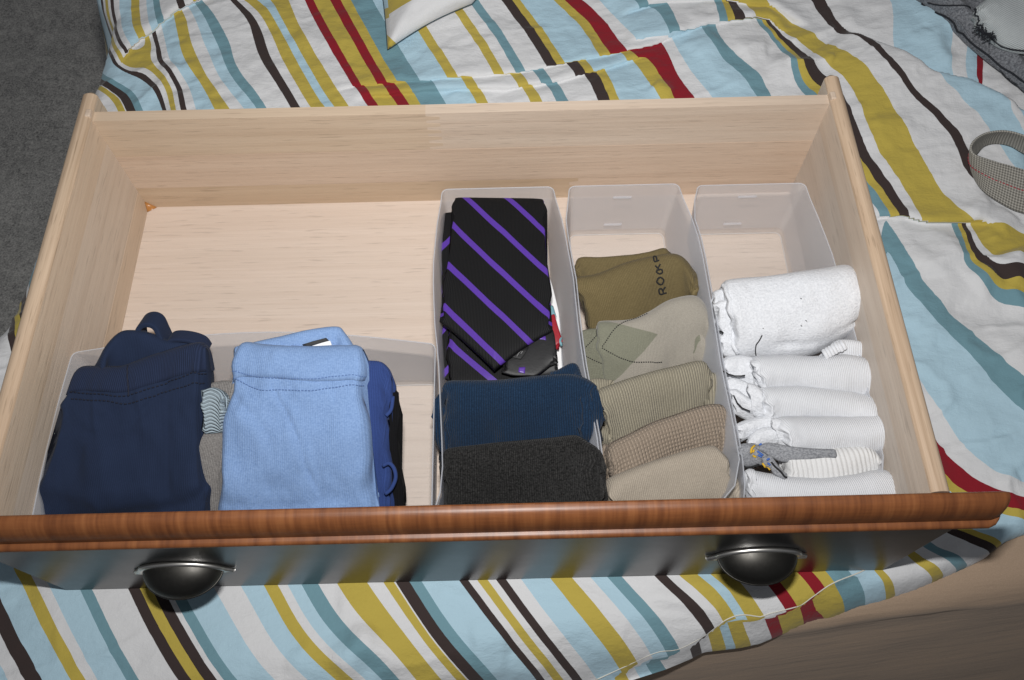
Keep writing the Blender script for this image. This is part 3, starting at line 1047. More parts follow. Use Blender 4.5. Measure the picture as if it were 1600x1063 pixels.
ML, MR = -.470, .437
moul = extrude_profile('moulding', pf, 'X', ML, MR, M_MAPLE, front, 30,
                       taper=[(ML, moul_end(1)), (ML + .003, moul_end(.3)), (ML + .008, moul_end(0)), (MR - .010, moul_end(0)), (MR - .004, moul_end(.3)), (MR - .001, moul_end(.75)), (MR, moul_end(1))])

# ---- cup pulls
t = NT('dark_pewter')
ob = t.n('ShaderNodeTexCoord').outputs['Object']
ns = t.noise(ob, 300, 3, .6)
nd = t.noise(ob, 40, 3, .6)
col = t.mix(nd, (.055, .053, .049), (.10, .096, .088))
M_PEWTER = t.done(col, t.math('ADD', .40, t.math('MULTIPLY', ns, .14)), t.bump(ns, .05, .0004), Metallic=1.0)
col2 = None
t = NT('highlit_pewter_rim')
ob = t.n('ShaderNodeTexCoord').outputs['Object']
M_PEWTER2 = t.done((.80, .78, .74), .36, None, Metallic=1.0)  # flash highlight put into the rim's colour, far paler than the cup


def cup_pull(xc, z0):
    a, b, d, th = .0335, .026, .0285, .0016
    nu, nv = 48, 16
    V, F = [], []
    for (aa, bb, dd) in ((a, b, d), (a - th, b - th, d - th)):
        for i in range(nu + 1):
            th_ = PI * i / nu
            for j in range(nv + 1):
                ph = PI / 2 * j / nv         # 0 at the wall, 90 deg at the bulge
                # quarter ellipsoid, a little squared so the cup reads full
                cx, sx_ = math.cos(th_), math.sin(th_)
                k = math.cos(ph) ** .8
                V.append((xc + aa * cx * max(k, .0) if False else xc + aa * cx * math.cos(ph * .98) ** .75, FY - dd * math.sin(ph) * (sx_ ** .55 if sx_ > 0 else 0) - .0004, z0 + bb * sx_ * math.cos(ph) ** .9))
    o1 = (nu + 1) * (nv + 1)
    for k in range(2):
        for i in range(nu):
            for j in range(nv):
                q = [k * o1 + i * (nv + 1) + j, k * o1 + (i + 1) * (nv + 1) + j, k * o1 + (i + 1) * (nv + 1) + j + 1, k * o1 + i * (nv + 1) + j + 1]
                F.append(q if k == 0 else q[::-1])
    return V, F


def ellipsoid_pull(xc, z0):
    """half dome open below: x/a, z/b, y/d"""
    a, b, d, th = .0360, .0240, .0268, .0018
    nu, nv = 56, 20
    V, F = [], []
    for (aa, bb, dd) in ((a, b, d), (a - th, b - th, d - th)):
        for i in range(nu + 1):
            th_ = PI * i / nu
            for j in range(nv + 1):
                ps = PI / 2 * j / nv           # elevation from the lip (0) to the top (90)
                ce = math.cos(ps)
                V.append((xc + aa * math.cos(th_) * ce, FY - .0005 - dd * math.sin(th_) * ce, z0 + bb * math.sin(ps)))
    o1 = (nu + 1) * (nv + 1)
    for k in range(2):
        for i in range(nu):
            for j in range(nv):
                q = [k * o1 + i * (nv + 1) + j, k * o1 + (i + 1) * (nv + 1) + j, k * o1 + (i + 1) * (nv + 1) + j + 1, k * o1 + i * (nv + 1) + j + 1]
                F.append(q if k == 0 else q[::-1])
    for i in range(nu):                        # the lip
        F.append([i * (nv + 1), o1 + i * (nv + 1), o1 + (i + 1) * (nv + 1), (i + 1) * (nv + 1)])
    return V, F


for xc in (-.2560, .2630):
    z0 = .030
    V, F = ellipsoid_pull(xc, z0)
    cup = mesh('cup_pull', V, F, M_PEWTER, drawer)
    # rim plate: an arch with two ears
    V, F = [], []
    n = 60
    for i in range(n + 1):
        s_ = i / n
        a_ = PI * s_
        ca, sa = math.cos(a_), math.sin(a_)
        ear = max(0, 1 - sa / .22)
        xo, zo = (.0400 + .0062 * ear) * ca, .0275 * sa - .002 * ear
        xi, zi = .0340 * ca, .0220 * sa - .004
        for (x_, z_, y_) in ((xi, zi, FY - .0004), (xi, zi, FY - .0040), (xo * .90 + xi * .10, zo - .0010, FY - .0040), (xo, zo, FY - .0026), (xo, zo, FY - .0004)):
            V.append((xc + x_, y_, z0 + z_))
    for i in range(n):
        for k in range(5):
            F.append((i * 5 + k, i * 5 + (k + 1) % 5, (i + 1) * 5 + (k + 1) % 5, (i + 1) * 5 + k))
    F.append(tuple(range(5)))
    F.append(tuple(n * 5 + k for k in range(5))[::-1])
    fo_ = mesh('rim', V, F, M_PEWTER2, cup)
    # fine rolled lip
    tube('lip', [(xc + .0357 * math.cos(PI * i / 24), FY - .0006 - .0265 * math.sin(PI * i / 24), z0) for i in range(25)], .0011, M_PEWTER, cup, 8, False)

# ================================================================== translucent bins
t = NT('frosted_plastic')
b_ = t.b
t.done((.83, .845, .89), .38, None, Specular_IOR_Level=.35)
tr = t.n('ShaderNodeBsdfTransparent')
tr.inputs['Color'].default_value = (.97, .975, .98, 1)
tl = t.n('ShaderNodeBsdfTranslucent')
tl.inputs['Color'].default_value = (.82, .835, .88, 1)
m1 = t.n('ShaderNodeMixShader')
m1.inputs[0].default_value = .35
t.l(b_.outputs[0], m1.inputs[1])
t.l(tl.outputs[0], m1.inputs[2])
m2 = t.n('ShaderNodeMixShader')
lw = t.n('ShaderNodeLayerWeight', i_Blend=.28)
fac = t.math('SUBTRACT', .73, t.math('MULTIPLY', lw.outputs['Facing'], .32))
t.l(fac, m2.inputs[0])
t.l(m1.outputs[0], m2.inputs[1])
t.l(tr.outputs[0], m2.inputs[2])
t.l(m2.outputs[0], t.out.inputs['Surface'])
M_BIN = t.m
t = NT('clear_plastic_base')
t.done((.84, .85, .86), .30, None, Specular_IOR_Level=.4)
tr = t.n('ShaderNodeBsdfTransparent')
tr.inputs['Color'].default_value = (.98, .98, .98, 1)
m2 = t.n('ShaderNodeMixShader')
m2.inputs[0].default_value = .93
t.l(t.b.outputs[0], m2.inputs[1])
t.l(tr.outputs[0], m2.inputs[2])
t.l(m2.outputs[0], t.out.inputs['Surface'])
M_BASE = t.m
t = NT('frosted_plastic_rim')
t.done((.78, .79, .80), .4, None, Specular_IOR_Level=.3)
tr = t.n('ShaderNodeBsdfTransparent')
m2 = t.n('ShaderNodeMixShader')
m2.inputs[0].default_value = .62
t.l(t.b.outputs[0], m2.inputs[1])
t.l(tr.outputs[0], m2.inputs[2])
t.l(m2.outputs[0], t.out.inputs['Surface'])
M_RIM = t.m


def bin_box(name, x0, x1, y0, y1, h, label, left=None, right=None, bow=(0, 0, 0, 0), group='translucent plastic bins inside the drawer', slots=True):
    """tapered tray with thin walls; bow = outward bulge of the left, right, back and front wall rims"""
    zb = .0012
    th, dr, rr = .0012, .0045, .007
    root = empty(name, ((x0 + x1) / 2, (y0 + y1) / 2, zb), label, 'storage bin', group)

    def ring(z, inset, r):
        k = (z - zb) / (h - zb)
        off = dr * (1 - k) + inset
        a0, a1, b0, b1 = x0 + off, x1 - off, y0 + off, y1 - off
        pts = []
        ns, nc = 14, 5

        def side(p, q, bw, nx_, ny_, prof=None):
            for i in range(ns):
                s_ = (i + .5) / ns
                w = bw * k * math.sin(PI * s_)
                if prof:                       # the rim's own wandering line
                    yy = p[1] + (q[1] - p[1]) * s_
                    pr = sorted(prof)
                    xr = np.interp(yy, [a for a, b in pr], [b for a, b in pr])
                    w = (xr - (x1 if nx_ > 0 else x0)) * k * nx_
                    w *= min(1, min(s_, 1 - s_) / .06)
                pts.append((p[0] + (q[0] - p[0]) * s_ + nx_ * w, p[1] + (q[1] - p[1]) * s_ + ny_ * w, z))

        def corner(cx, cy, a_):
            for i in range(nc):
                th_ = a_ + PI / 2 * i / (nc - 1)
                pts.append((cx + r * math.cos(th_), cy + r * math.sin(th_), z))
        corner(a0 + r, b0 + r, PI)
        side((a0 + r, b0), (a1 - r, b0), bow[3], 0, -1)
        corner(a1 - r, b0 + r, 1.5 * PI)
        side((a1, b0 + r), (a1, b1 - r), bow[1], 1, 0, right)
        corner(a1 - r, b1 - r, 0)
        side((a1 - r, b1), (a0 + r, b1), bow[2], 0, 1)
        corner(a0 + r, b1 - r, PI / 2)
        side((a0, b1 - r), (a0, b0 + r), bow[0], -1, 0, left)
        return pts
    zs = np.linspace(zb, h, 9)
    rings = [ring(z, 0, rr) for z in zs] + [ring(z, th, rr - th) for z in zs[::-1]]
    rings[-1] = [(x, y, zb + th) for x, y, z in rings[-1]]
    n = len(rings[0])
    V = [p for r_ in rings for p in r_]
    F = []
    for a_ in range(len(rings) - 1):
        for i in range(n):
            F.append((a_ * n + i, a_ * n + (i + 1) % n, (a_ + 1) * n + (i + 1) % n, (a_ + 1) * n + i))
    F.append(tuple(range(n))[::-1])
    F.append(tuple((len(rings) - 1) * n + i for i in range(n)))
    body = mesh('tray', V, F, M_BIN, root)
    body.data.materials.append(M_BASE)
    body.data.polygons[-1].material_index = 1
    body.data.polygons[-2].material_index = 1
    for a_ in range(n):
        body.data.polygons[(len(rings) - 2) * n + a_].material_index = 1
    try:
        body.data.set_sharp_from_angle(angle=math.radians(50))
    except Exception:
        pass
    # thicker rim bead and base bead catch the light
    rp = ring(h, th / 2, rr)
    tube('rim', [(x, y, h) for x, y, z in rp] + [(rp[0][0], rp[0][1], h)], .0006, M_BIN, root, 6, False)
    rp = ring(zb + .002, .0016, rr)
    tube('base_bead', [(x, y, zb + .0019) for x, y, z in rp] + [(rp[0][0], rp[0][1], zb + .0019)], .0005, M_RIM, root, 5, False)
    if slots:
        xm = (x0 + x1) / 2
        for dxs, zs_ in ((.0, .068), (-.006, .022)):
            k = (zs_ - zb) / (h - zb)
            yy = y1 - dr * (1 - k) - th + bow[2] * k
            box('tab', xm + dxs - .010, xm + dxs + .010, yy - .0022, yy - .0002, zs_ - .0013, zs_ + .0013, M_BIN, root, .0004)
    return root


BH = .086
M12 = [(.02, .1235), (.073, .1213), (.157, .1125), (.194, .1105), (.244, .1090), (.31, .1020), (.34, .0975)]
M12b = [(.02, .1250), (.073, .1228), (.157, .1140), (.194, .1120), (.244, .1105), (.31, .1035), (.335, .1060), (.36, .109)]
M23 = [(.02, .2460), (.087, .2450), (.14, .2418), (.19, .2416), (.236, .2408), (.283, .2395), (.327, .2325), (.345, .229)]
M23b = [(.02, .2476), (.087, .2466), (.14, .2434), (.19, .2432), (.236, .2424), (.283, .2411), (.327, .2345), (.345, .2385), (.355, .2425)]
bin_box('storage_bin', -.3735, -.0265, .008, .1770, BH, 'wide translucent plastic bin holding folded blue and navy underwear', bow=(.002, .000, .0165, 0), slots=False)
bin_box('storage_bin', -.0245, .0945, .010, .3590, BH, 'narrow translucent plastic bin holding the black and purple tie', left=[(.01, -.0175), (.07, -.0195), (.16, -.0245), (.20, -.029), (.26, -.0318), (.31, -.029), (.35, -.0248)], right=M12, slots=False)
bin_box('storage_bin', .1090, .2265, .010, .3590, BH, 'narrow translucent plastic bin holding olive and beige folded socks', left=M12b, right=M23)
bin_box('storage_bin', .2430, .3590, .010, .3560, BH, 'narrow translucent plastic bin holding white folded socks by right side', left=M23b, right=[(.01, .371), (.06, .3735), (.18, .3738), (.27, .3695), (.35, .3590)])

# ================================================================== cloth slabs: folded clothes
class Slab:
    """A folded piece of cloth: a soft flat roll between a top edge and a bottom edge."""

    def __init__(s, top, bot, zt, zb, thick, p=2.6, n=64, m=44, end=(.06, .06), amp=.0012, freq=45, seed=0, bulge=0.0, wr=None, endt=(.25, .25), push=0.0, big=0.0, side=None):
        s.big = big
        s.side = side or (lambda S, q: (np.clip(1 - S / .12, 0, 1) - np.clip((S - .88) / .12, 0, 1)) * (.0018 * np.sin(q * 13 + seed) + .0012 * np.sin(q * 29 + 2 * seed)))
        def lift(pts, z):
            pts = np.asarray(pts, float)
            r_ = resample(pts, n)
            z = np.interp(np.linspace(0, 1, n), np.linspace(0, 1, len(z)), z) if hasattr(z, '__len__') else np.full(n, z)
            return np.array([at(a, b, c) for (a, b), c in zip(r_, z)])
        s.T, s.B = lift(top, zt), lift(bot, zb)
        s.n, s.m, s.p, s.th = n, m, p, thick
        s.amp, s.freq, s.seed, s.bulge, s.wr = amp, freq, seed, bulge, wr
        e = s.B - s.T
        col = np.gradient((s.T + s.B) / 2, axis=0)
        s.nrm = np.cross(e, col)
        s.nrm /= np.linalg.norm(s.nrm, axis=1)[:, None]
        ker = np.ones(11) / 11
        s.nrm = np.stack([np.convolve(np.pad(s.nrm[:, k], 5, mode='edge'), ker, 'valid') for k in range(3)], 1)
        s.nrm /= np.linalg.norm(s.nrm, axis=1)[:, None]
        view = CAM - (s.T + s.B) / 2
        if (s.nrm * view).sum() < 0:
            s.nrm *= -1
        ss = np.linspace(0, 1, n)
        ln = np.linalg.norm(np.diff((s.T + s.B) / 2, axis=0), axis=1)
        s.slen = np.concatenate([[0], np.cumsum(ln)])
        k = np.ones(n)
        for d_, r_, e_ in ((ss, end[0], endt[0]), (1 - ss, end[1], endt[1])):
            if r_ > 0:
                q_ = np.clip(d_ / r_, 0, 1)
                k *= e_ + (1 - e_) * np.sqrt(1 - (1 - q_) ** 2)
        s.k = k
        s.push = push

    def pt(s, S, PH):
        """S in 0..1 along the roll, PH 0..2pi round it (0 top edge, pi bottom edge, front between)."""
        S, PH = np.asarray(S, float), np.asarray(PH, float)
        x = np.linspace(0, 1, s.n)
        def ip(A):
            return np.stack([np.interp(S, x, A[:, k]) for k in range(3)], -1)
        T, B, N = ip(s.T), ip(s.B), ip(s.nrm)
        k = np.interp(S, x, s.k)
        c, sn = np.cos(PH), np.sin(PH)
        cs = np.sign(c) * np.abs(c) ** (2 / s.p)
        sv = np.sign(sn) * np.abs(sn) ** (2 / s.p)
        mid, half = (T + B) / 2, (T - B) / 2
        P = mid + half * cs[..., None] + N * (sv * k * s.th / 2 + s.push)[..., None]
        # belly and wrinkles
        f = np.clip(sn, 0, 1)
        dz = s.bulge * f * np.sin(PI * np.clip(S, 0, 1)) ** .7
        Q = P * s.freq + s.seed * 7.7
        dz = dz + s.amp * fbm(Q, 3) * (np.abs(sn) * .8 + .2)
        if s.big:
            rg = 1 - 2.2 * np.abs(vnoise(P * np.array([26, 34, 34]) + s.seed * 1.9))
            dz = dz + s.big * (fbm(P * 17 + s.seed * 3.3, 2) + .38 * rg * np.abs(rg)) * np.clip(sn, 0, 1)
        if s.wr is not None:
            q = (1 - np.cos(np.clip(PH, 0, PI))) / 2
            dz = dz + s.wr(S, q) * (sn > 0)
        # horizontal wander of the outline
        if s.side is not None:
            q = (1 - np.cos(np.where(PH > PI, 2 * PI - PH, PH))) / 2
            cd = s.T[-1] - s.T[0]
            cd = cd / np.linalg.norm(cd)
            P = P + cd * s.side(S, q)[..., None]
        P = P + N * dz[..., None]
        w = s.amp * .6 * vnoise(P * s.freq * .8 + 31 + s.seed)
        P = P + half / (np.linalg.norm(half, axis=-1)[..., None] + 1e-9) * (w * np.abs(c))[..., None]
        return P

    def build(s, name, mat, parent=None):
        S, PH = np.meshgrid(np.linspace(0, 1, s.n), np.linspace(0, 2 * PI, s.m, endpoint=False), indexing='ij')
        P = s.pt(S, PH)
        V = P.reshape(-1, 3)
        n, m = s.n, s.m
        F = [(i * m + j, (i + 1) * m + j, (i + 1) * m + (j + 1) % m, i * m + (j + 1) % m) for i in range(n - 1) for j in range(m)]
        # close the ends with a slightly sunken cap
        c0, c1 = P[0].mean(0), P[-1].mean(0)
        V = np.concatenate([V, [c0, c1]])
        F += [(n * m, j, (j + 1) % m) for j in range(m)]
        F += [(n * m + 1, (n - 1) * m + (j + 1) % m, (n - 1) * m + j) for j in range(m)]
        dv = np.linalg.norm(np.diff(P, axis=1, append=P[:, :1]), axis=2)
        vv = np.concatenate([np.zeros((n, 1)), np.cumsum(dv, 1)[:, :-1]], 1)
        du = np.linalg.norm(np.diff(P, axis=0), axis=2)
        uu = np.concatenate([np.zeros((1, m)), np.cumsum(du, 0)], 0)
        uu = np.tile(s.slen[:, None], (1, m))
        uv = np.stack([uu, vv], -1).reshape(-1, 2)
        uv = np.concatenate([uv, [uv[0], uv[(n - 1) * m]]])
        o = mesh(name, V, F, mat, parent, uv)
        l = o.data.uv_layers.new(name='face')
        vi = np.empty(len(o.data.loops), dtype=np.int32)
        o.data.loops.foreach_get('vertex_index', vi)
        fuv = np.concatenate([np.stack([S, PH / PI], -1).reshape(-1, 2), [[0, .5], [1, .5]]])
        l.data.foreach_set('uv', fuv[vi].astype(np.float32).ravel())
        return o

    def inv(s, pts):
        """photo pixels -> (S, PH) on the front"""
        if not hasattr(s, 'grid'):
            S, PH = np.meshgrid(np.linspace(0, 1, 180), np.linspace(.02, PI - .02, 160), indexing='ij')
            s.grid = (S, PH, to_px(s.pt(S, PH)))
        S, PH, px = s.grid
        out = []
        for a, b in pts:
            d = (px[..., 0] - a) ** 2 + (px[..., 1] - b) ** 2
            i = np.unravel_index(np.argmin(d), d.shape)
            out.append((S[i], PH[i]))
        return np.array(out)

    def nor(s, S, PH):
        e = 1e-3
        a = s.pt(S + e, PH) - s.pt(S - e, PH)
        b = s.pt(S, PH + e) - s.pt(S, PH - e)
        N = np.cross(a, b)
        N /= np.linalg.norm(N, axis=-1)[..., None] + 1e-12
        v = CAM - s.pt(S, PH)
        N *= np.sign((N * v).sum(-1))[..., None]
        return N

    def on(s, pts, lift=.0006, n=None):
        """3-D polyline lying on the front through photo pixels"""
        q = s.inv(pts)
        q = resample(q, n or max(10, 5 * len(q)))
        S, PH = np.clip(q[:, 0], .001, .999), q[:, 1]
        return s.pt(S, PH) + s.nor(S, PH) * lift

    def wrap(s, name, low, mat, parent, lift=.0012, back=-.9, m=26):
        """a band of cloth sewn round the top edge, down to a line of photo pixels on the front"""
        q = s.inv(low)
        S = np.linspace(0, 1, s.n)
        q = q[np.argsort(q[:, 0])]
        lowp = np.interp(S, q[:, 0], q[:, 1])
        a = np.linspace(0, 1, m)
        PH = back + (lowp[:, None] - back) * a[None, :]
        SS = np.tile(S[:, None], (1, m))
        P = s.pt(SS, PH)
        N = s.nor(np.clip(SS, .002, .998), PH)
        out = np.sign((N * s.nrm[:, None, :]).sum(-1)) * np.where(np.sin(PH) >= 0, 1, -1)
        N = N * out[..., None]
        lf = np.full((s.n, m), lift)
        lf[:, -1] = -lift * .4
        lf[:, -2] = lift * .8
        PH2 = PH.copy()
        P = P + N * lf[..., None]
        # bring the last row back under the edge
        P[:, -1] = P[:, -2] - N[:, -2] * lift * 1.4
        ln = np.concatenate([np.zeros((s.n, 1)), np.cumsum(np.linalg.norm(np.diff(P, axis=1), axis=2), 1)], 1)
        uv = np.stack([np.tile(s.slen[:, None], (1, m)), ln], -1).reshape(-1, 2)
        F = [(i * m + j, (i + 1) * m + j, (i + 1) * m + j + 1, i * m + j + 1) for i in range(s.n - 1) for j in range(m - 1)]
        return mesh(name, P.reshape(-1, 3), F, mat, parent, uv)

    def patch(s, name, quad, mat, parent, lift=.0007, n=8):
        """a patch lying on the front between four photo pixels (tl, tr, br, bl)"""
        q = s.inv(quad)
        a, b = np.meshgrid(np.linspace(0, 1, n), np.linspace(0, 1, n), indexing='ij')
        Q = ((1 - a) * (1 - b))[..., None] * q[0] + (a * (1 - b))[..., None] * q[1] + (a * b)[..., None] * q[2] + ((1 - a) * b)[..., None] * q[3]
        P = s.pt(Q[..., 0], Q[..., 1]) + s.nor(Q[..., 0], Q[..., 1]) * lift
        F = [(i * n + j, (i + 1) * n + j, (i + 1) * n + j + 1, i * n + j + 1) for i in range(n - 1) for j in range(n - 1)]
        uv = np.stack([a * .02, b * .02], -1).reshape(-1, 2)
        o = mesh(name, P.reshape(-1, 3), F, mat, parent, uv)
        md = o.modifiers.new('thickness', 'SOLIDIFY')
        md.thickness = .0004
        return o


def multi_tube(name, lines, r, mat, parent, nseg=5):
    """several thin threads joined in one part"""
    V, F = [], []
    for P in lines:
        P = np.asarray(P)
        T = np.gradient(P, axis=0)
        T /= np.linalg.norm(T, axis=1)[:, None] + 1e-12
        b0 = len(V)
        for p, tt in zip(P, T):
            a_ = np.cross(tt, [.3, .2, 1.0]); a_ /= np.linalg.norm(a_) + 1e-12
            b_ = np.cross(tt, a_)
            for k in range(nseg):
                th = 2 * PI * k / nseg
                V.append(p + r * (math.cos(th) * a_ + math.sin(th) * b_))
        for i in range(len(P) - 1):
            for k in range(nseg):
                F.append((b0 + i * nseg + k, b0 + i * nseg + (k + 1) % nseg, b0 + (i + 1) * nseg + (k + 1) % nseg, b0 + (i + 1) * nseg + k))
        F.append(tuple(b0 + k for k in range(nseg))[::-1])
        F.append(tuple(b0 + (len(P) - 1) * nseg + k for k in range(nseg)))
    return mesh(name, V, F, mat, parent)


def dashes(P, on=.0022, off=.0014):
    """cut a 3-D polyline into stitches"""
    s_ = np.concatenate([[0], np.cumsum(np.linalg.norm(np.diff(P, axis=0), axis=1))])
    out, a = [], 0
    while a + on < s_[-1]:
        q_ = np.linspace(a, a + on, 4)
        out.append(np.stack([np.interp(q_, s_, P[:, k]) for k in range(3)], -1))
        a += on + off
    return out


def zx(ox, oy, sc, txt):
    """pixels read off an enlarged crop"""
    return [(ox + float(a.split(',')[0]) / sc, oy + float(a.split(',')[1]) / sc) for a in txt.split()]


GU = 'folded underwear standing in the wide bin'
GD = 'dark folded socks in the tie bin'
GB = 'olive and beige folded socks in the middle bin'
GW = 'white folded socks in the right bin'

# ------------------------------------------------------------------ underwear
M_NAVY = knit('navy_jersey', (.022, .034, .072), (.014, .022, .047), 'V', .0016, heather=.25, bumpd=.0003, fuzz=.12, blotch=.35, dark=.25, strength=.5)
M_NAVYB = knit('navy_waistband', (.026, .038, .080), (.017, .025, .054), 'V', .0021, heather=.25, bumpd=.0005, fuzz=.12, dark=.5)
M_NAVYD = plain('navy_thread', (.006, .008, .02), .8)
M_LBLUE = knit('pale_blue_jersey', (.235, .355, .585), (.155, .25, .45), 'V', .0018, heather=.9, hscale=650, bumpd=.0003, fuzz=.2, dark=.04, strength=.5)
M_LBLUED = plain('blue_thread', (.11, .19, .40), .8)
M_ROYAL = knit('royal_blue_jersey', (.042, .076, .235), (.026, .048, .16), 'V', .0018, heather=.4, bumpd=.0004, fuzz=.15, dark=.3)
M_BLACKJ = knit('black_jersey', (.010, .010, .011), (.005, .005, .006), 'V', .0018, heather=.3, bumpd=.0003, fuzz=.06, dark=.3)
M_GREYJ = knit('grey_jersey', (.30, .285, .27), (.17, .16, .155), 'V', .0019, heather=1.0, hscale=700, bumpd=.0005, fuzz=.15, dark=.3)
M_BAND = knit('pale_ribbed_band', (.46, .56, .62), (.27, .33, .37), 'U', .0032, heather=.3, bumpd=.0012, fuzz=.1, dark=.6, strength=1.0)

# second navy pair, behind
S0 = Slab([(158, 578), (166, 545), (185, 522), (205, 517), (232, 520), (262, 533), (300, 536), (322, 550)], [(120, 690), (160, 690), (200, 690), (240, 690), (270, 690), (300, 690), (320, 690), (330, 690)], (.128, .130, .120), .04, .022, seed=3, amp=.0016)
o = S0.build('folded_boxers', M_NAVY)
tag(o, 'navy folded boxers with a looped waistband, behind the front navy pair', 'boxers', GU)
lp = [at(a, b, z) for a, b, z in ((218, 556, .118), (213, 530, .125), (217, 514, .131), (229, 509, .134), (241, 514, .132), (249, 530, .127), (256, 545, .120))]
def ribbon(name, pts, width, thick, mat, parent):
    """a flat folded band seen edge-on: it runs back from the line pts"""
    P = resample(np.array(pts), 48)
    wd_ = np.array([0, .86, -.5]) * width
    V = [p + wd_ * k for p in P for k in np.linspace(0, 1, 5)]
    F = [(i * 5 + k, (i + 1) * 5 + k, (i + 1) * 5 + k + 1, i * 5 + k + 1) for i in range(47) for k in range(4)]
    o_ = mesh(name, V, F, mat, parent)
    md = o_.modifiers.new('thickness', 'SOLIDIFY')
    md.thickness, md.offset = thick, 0
    bv = o_.modifiers.new('soft', 'BEVEL')
    bv.width, bv.segments, bv.limit_method = thick * .42, 3, 'ANGLE'
    return o_


ribbon('waistband_loop', lp, .022, .0048, M_NAVY, o)
ribbon('waistband_loop', [at(a, b, z) for a, b, z in ((258, 548, .120), (266, 534, .127), (290, 534, .128), (312, 541, .126), (322, 553, .120))], .016, .0036, M_NAVYB, o)
multi_tube('stitching', dashes(resample(np.array([at(a, b, z + .003) for a, b, z in ((231, 519, .128), (236, 530, .124), (241, 547, .118))]), 30), .0012, .0012), .0006, M_NAVYD, o)

# front navy pair
def wr_navy(S, q):
    w = .0016 * np.exp(-((q - .34 - .10 * np.sin(S * 3)) / .012) ** 2) * np.clip((S - .15) / .1, 0, 1) * np.clip((.62 - S) / .12, 0, 1) * -1
    w = w * 1.5 + .0065 * np.exp(-((q - .62 - .25 * (S - .3)) / .10) ** 2) - .0060 * np.exp(-((q - .80 + .10 * S - .35 * (S - .6) ** 2) / .05) ** 2)
    return w - .0022 * np.exp(-(((S - .62) * .6 + (q - .3) * .8) / .02) ** 2) * np.clip(1 - np.abs(q - .32) / .2, 0, 1)
S1 = Slab([(119, 582), (131, 573), (160, 573), (190, 573), (210, 567), (240, 556), (285, 542), (312, 537), (321, 546)],
          [(22, 840), (40, 845), (90, 848), (140, 850), (190, 852), (240, 850), (290, 845), (325, 835), (344, 790)],
          (.122, .124, .125, .130), (.045, .035, .03, .03, .05), .034, p=2.8, n=110, m=130, seed=1, amp=.0018, bulge=.003, wr=wr_navy, big=.0042, side=lambda S, q: np.clip(1 - S / .35, 0, 1) ** 2 * (.010 * np.exp(-((q - .50) / .20) ** 2) - .006 * np.exp(-((q - .80) / .10) ** 2) - .004 * np.exp(-((q - .24) / .04) ** 2)) + np.clip((S - .7) / .3, 0, 1) ** 2 * (.004 * np.exp(-((q - .80) / .08) ** 2) - .003 * np.exp(-((q - .5) / .2) ** 2)))
o = S1.build('folded_boxers', M_NAVY)
tag(o, 'navy blue folded boxers with a stitched waistband, at the left end of the wide bin', 'boxers', GU)
# waistband: a band that follows the upper front
S1.wrap('waistband', [(109, 620), (130, 617), (165, 619), (199, 621), (204, 619), (240, 608), (285, 594), (305, 589), (323, 585)], M_NAVYB, o)
sl = []
for pts in ([(111, 613), (135, 615), (165, 617), (200, 619), (240, 606), (280, 592), (320, 584)],):
    sl += dashes(S1.on(pts, .0015, 60), .0021, .0016)
for pts in ([(112, 624), (140, 626), (170, 627), (200, 630), (240, 619), (280, 607), (319, 599)],):
    sl += dashes(S1.on(pts, .0012, 60), .0021, .0016)
multi_tube('stitching', sl, .00055, M_NAVYD, o)
tube('seam', S1.on([(200, 573), (200, 590), (201, 606), (201, 620)], .0012, 20), .0007, M_NAVYD, o, 6, False)
bl = [at(a, b, z) for a, b, z in ((106, 628, .116), (104, 634, .115), (108, 643, .112), (113, 652, .108))]
tube('hem_fold', bl, .0036, M_NAVY, o, 10)

# grey pair between the blues
S2 = Slab([(314, 606), (330, 598), (350, 595), (366, 597)], [(280, 850), (310, 850), (340, 850), (366, 850)], (.108, .112), .03, .02, seed=5, amp=.0012, push=-.004, n=40)
o = S2.build('folded_boxers', M_GREYJ)
tag(o, 'heather grey folded boxers with a pale ribbed waistband, between the navy and pale blue pairs', 'boxers', GU)
BD = Slab([(316, 611), (332, 606), (347, 612), (353, 622)], [(320, 678), (335, 677), (350, 675), (357, 674)], (.118, .118), (.098, .096), .016, seed=6, amp=.0005, n=36, p=3)
BD.build('waistband', M_BAND, o)
SG = Slab([(318, 675), (335, 676), (350, 676), (355, 680)], [(275, 850), (310, 850), (335, 850), (352, 850)], (.098, .097), .028, .020, seed=8, amp=.0012, n=36)
SG.build('folded_leg', M_GREYJ, o)

# black pair, royal blue pair, back pale-blue pair
S3 = Slab([(560, 604), (590, 603), (612, 606), (622, 614)], [(560, 855), (590, 855), (615, 855), (634, 850)], (.105, .100), .02, .018, seed=9, amp=.0010, n=40, m=36, push=-.002)
o = S3.build('folded_boxers', M_BLACKJ)
tag(o, 'black folded boxers at the right end of the underwear row', 'boxers', GU)
def wr_loyal(S, q):
    return .0018 * np.sin(q * 40 + S * 3) * np.clip((S - .55) / .2, 0, 1)
S4 = Slab([(540, 561), (570, 562), (594, 564), (606, 574), (611, 585)], [(540, 850), (570, 850), (590, 850), (604, 850), (614, 850)], (.112, .110), .03, .022, seed=10, amp=.0016, n=50, m=60, wr=wr_loyal)
o = S4.build('folded_boxers', M_ROYAL)
tag(o, 'royal blue folded boxers peeking out between pale blue and black pairs', 'boxers', GU)
for pts in ([(598, 728), (608, 724), (616, 733), (618, 748), (611, 764), (602, 772)],):
    tube('leg_hem', [at(a, b, .083 - (b - 724) * .0003) for a, b in pts], .0018, M_ROYAL, o, 8)
tube('leg_hem', [at(a, b, .100) for a, b in ((603, 650), (611, 640), (614, 620))], .0018, M_ROYAL, o, 8)

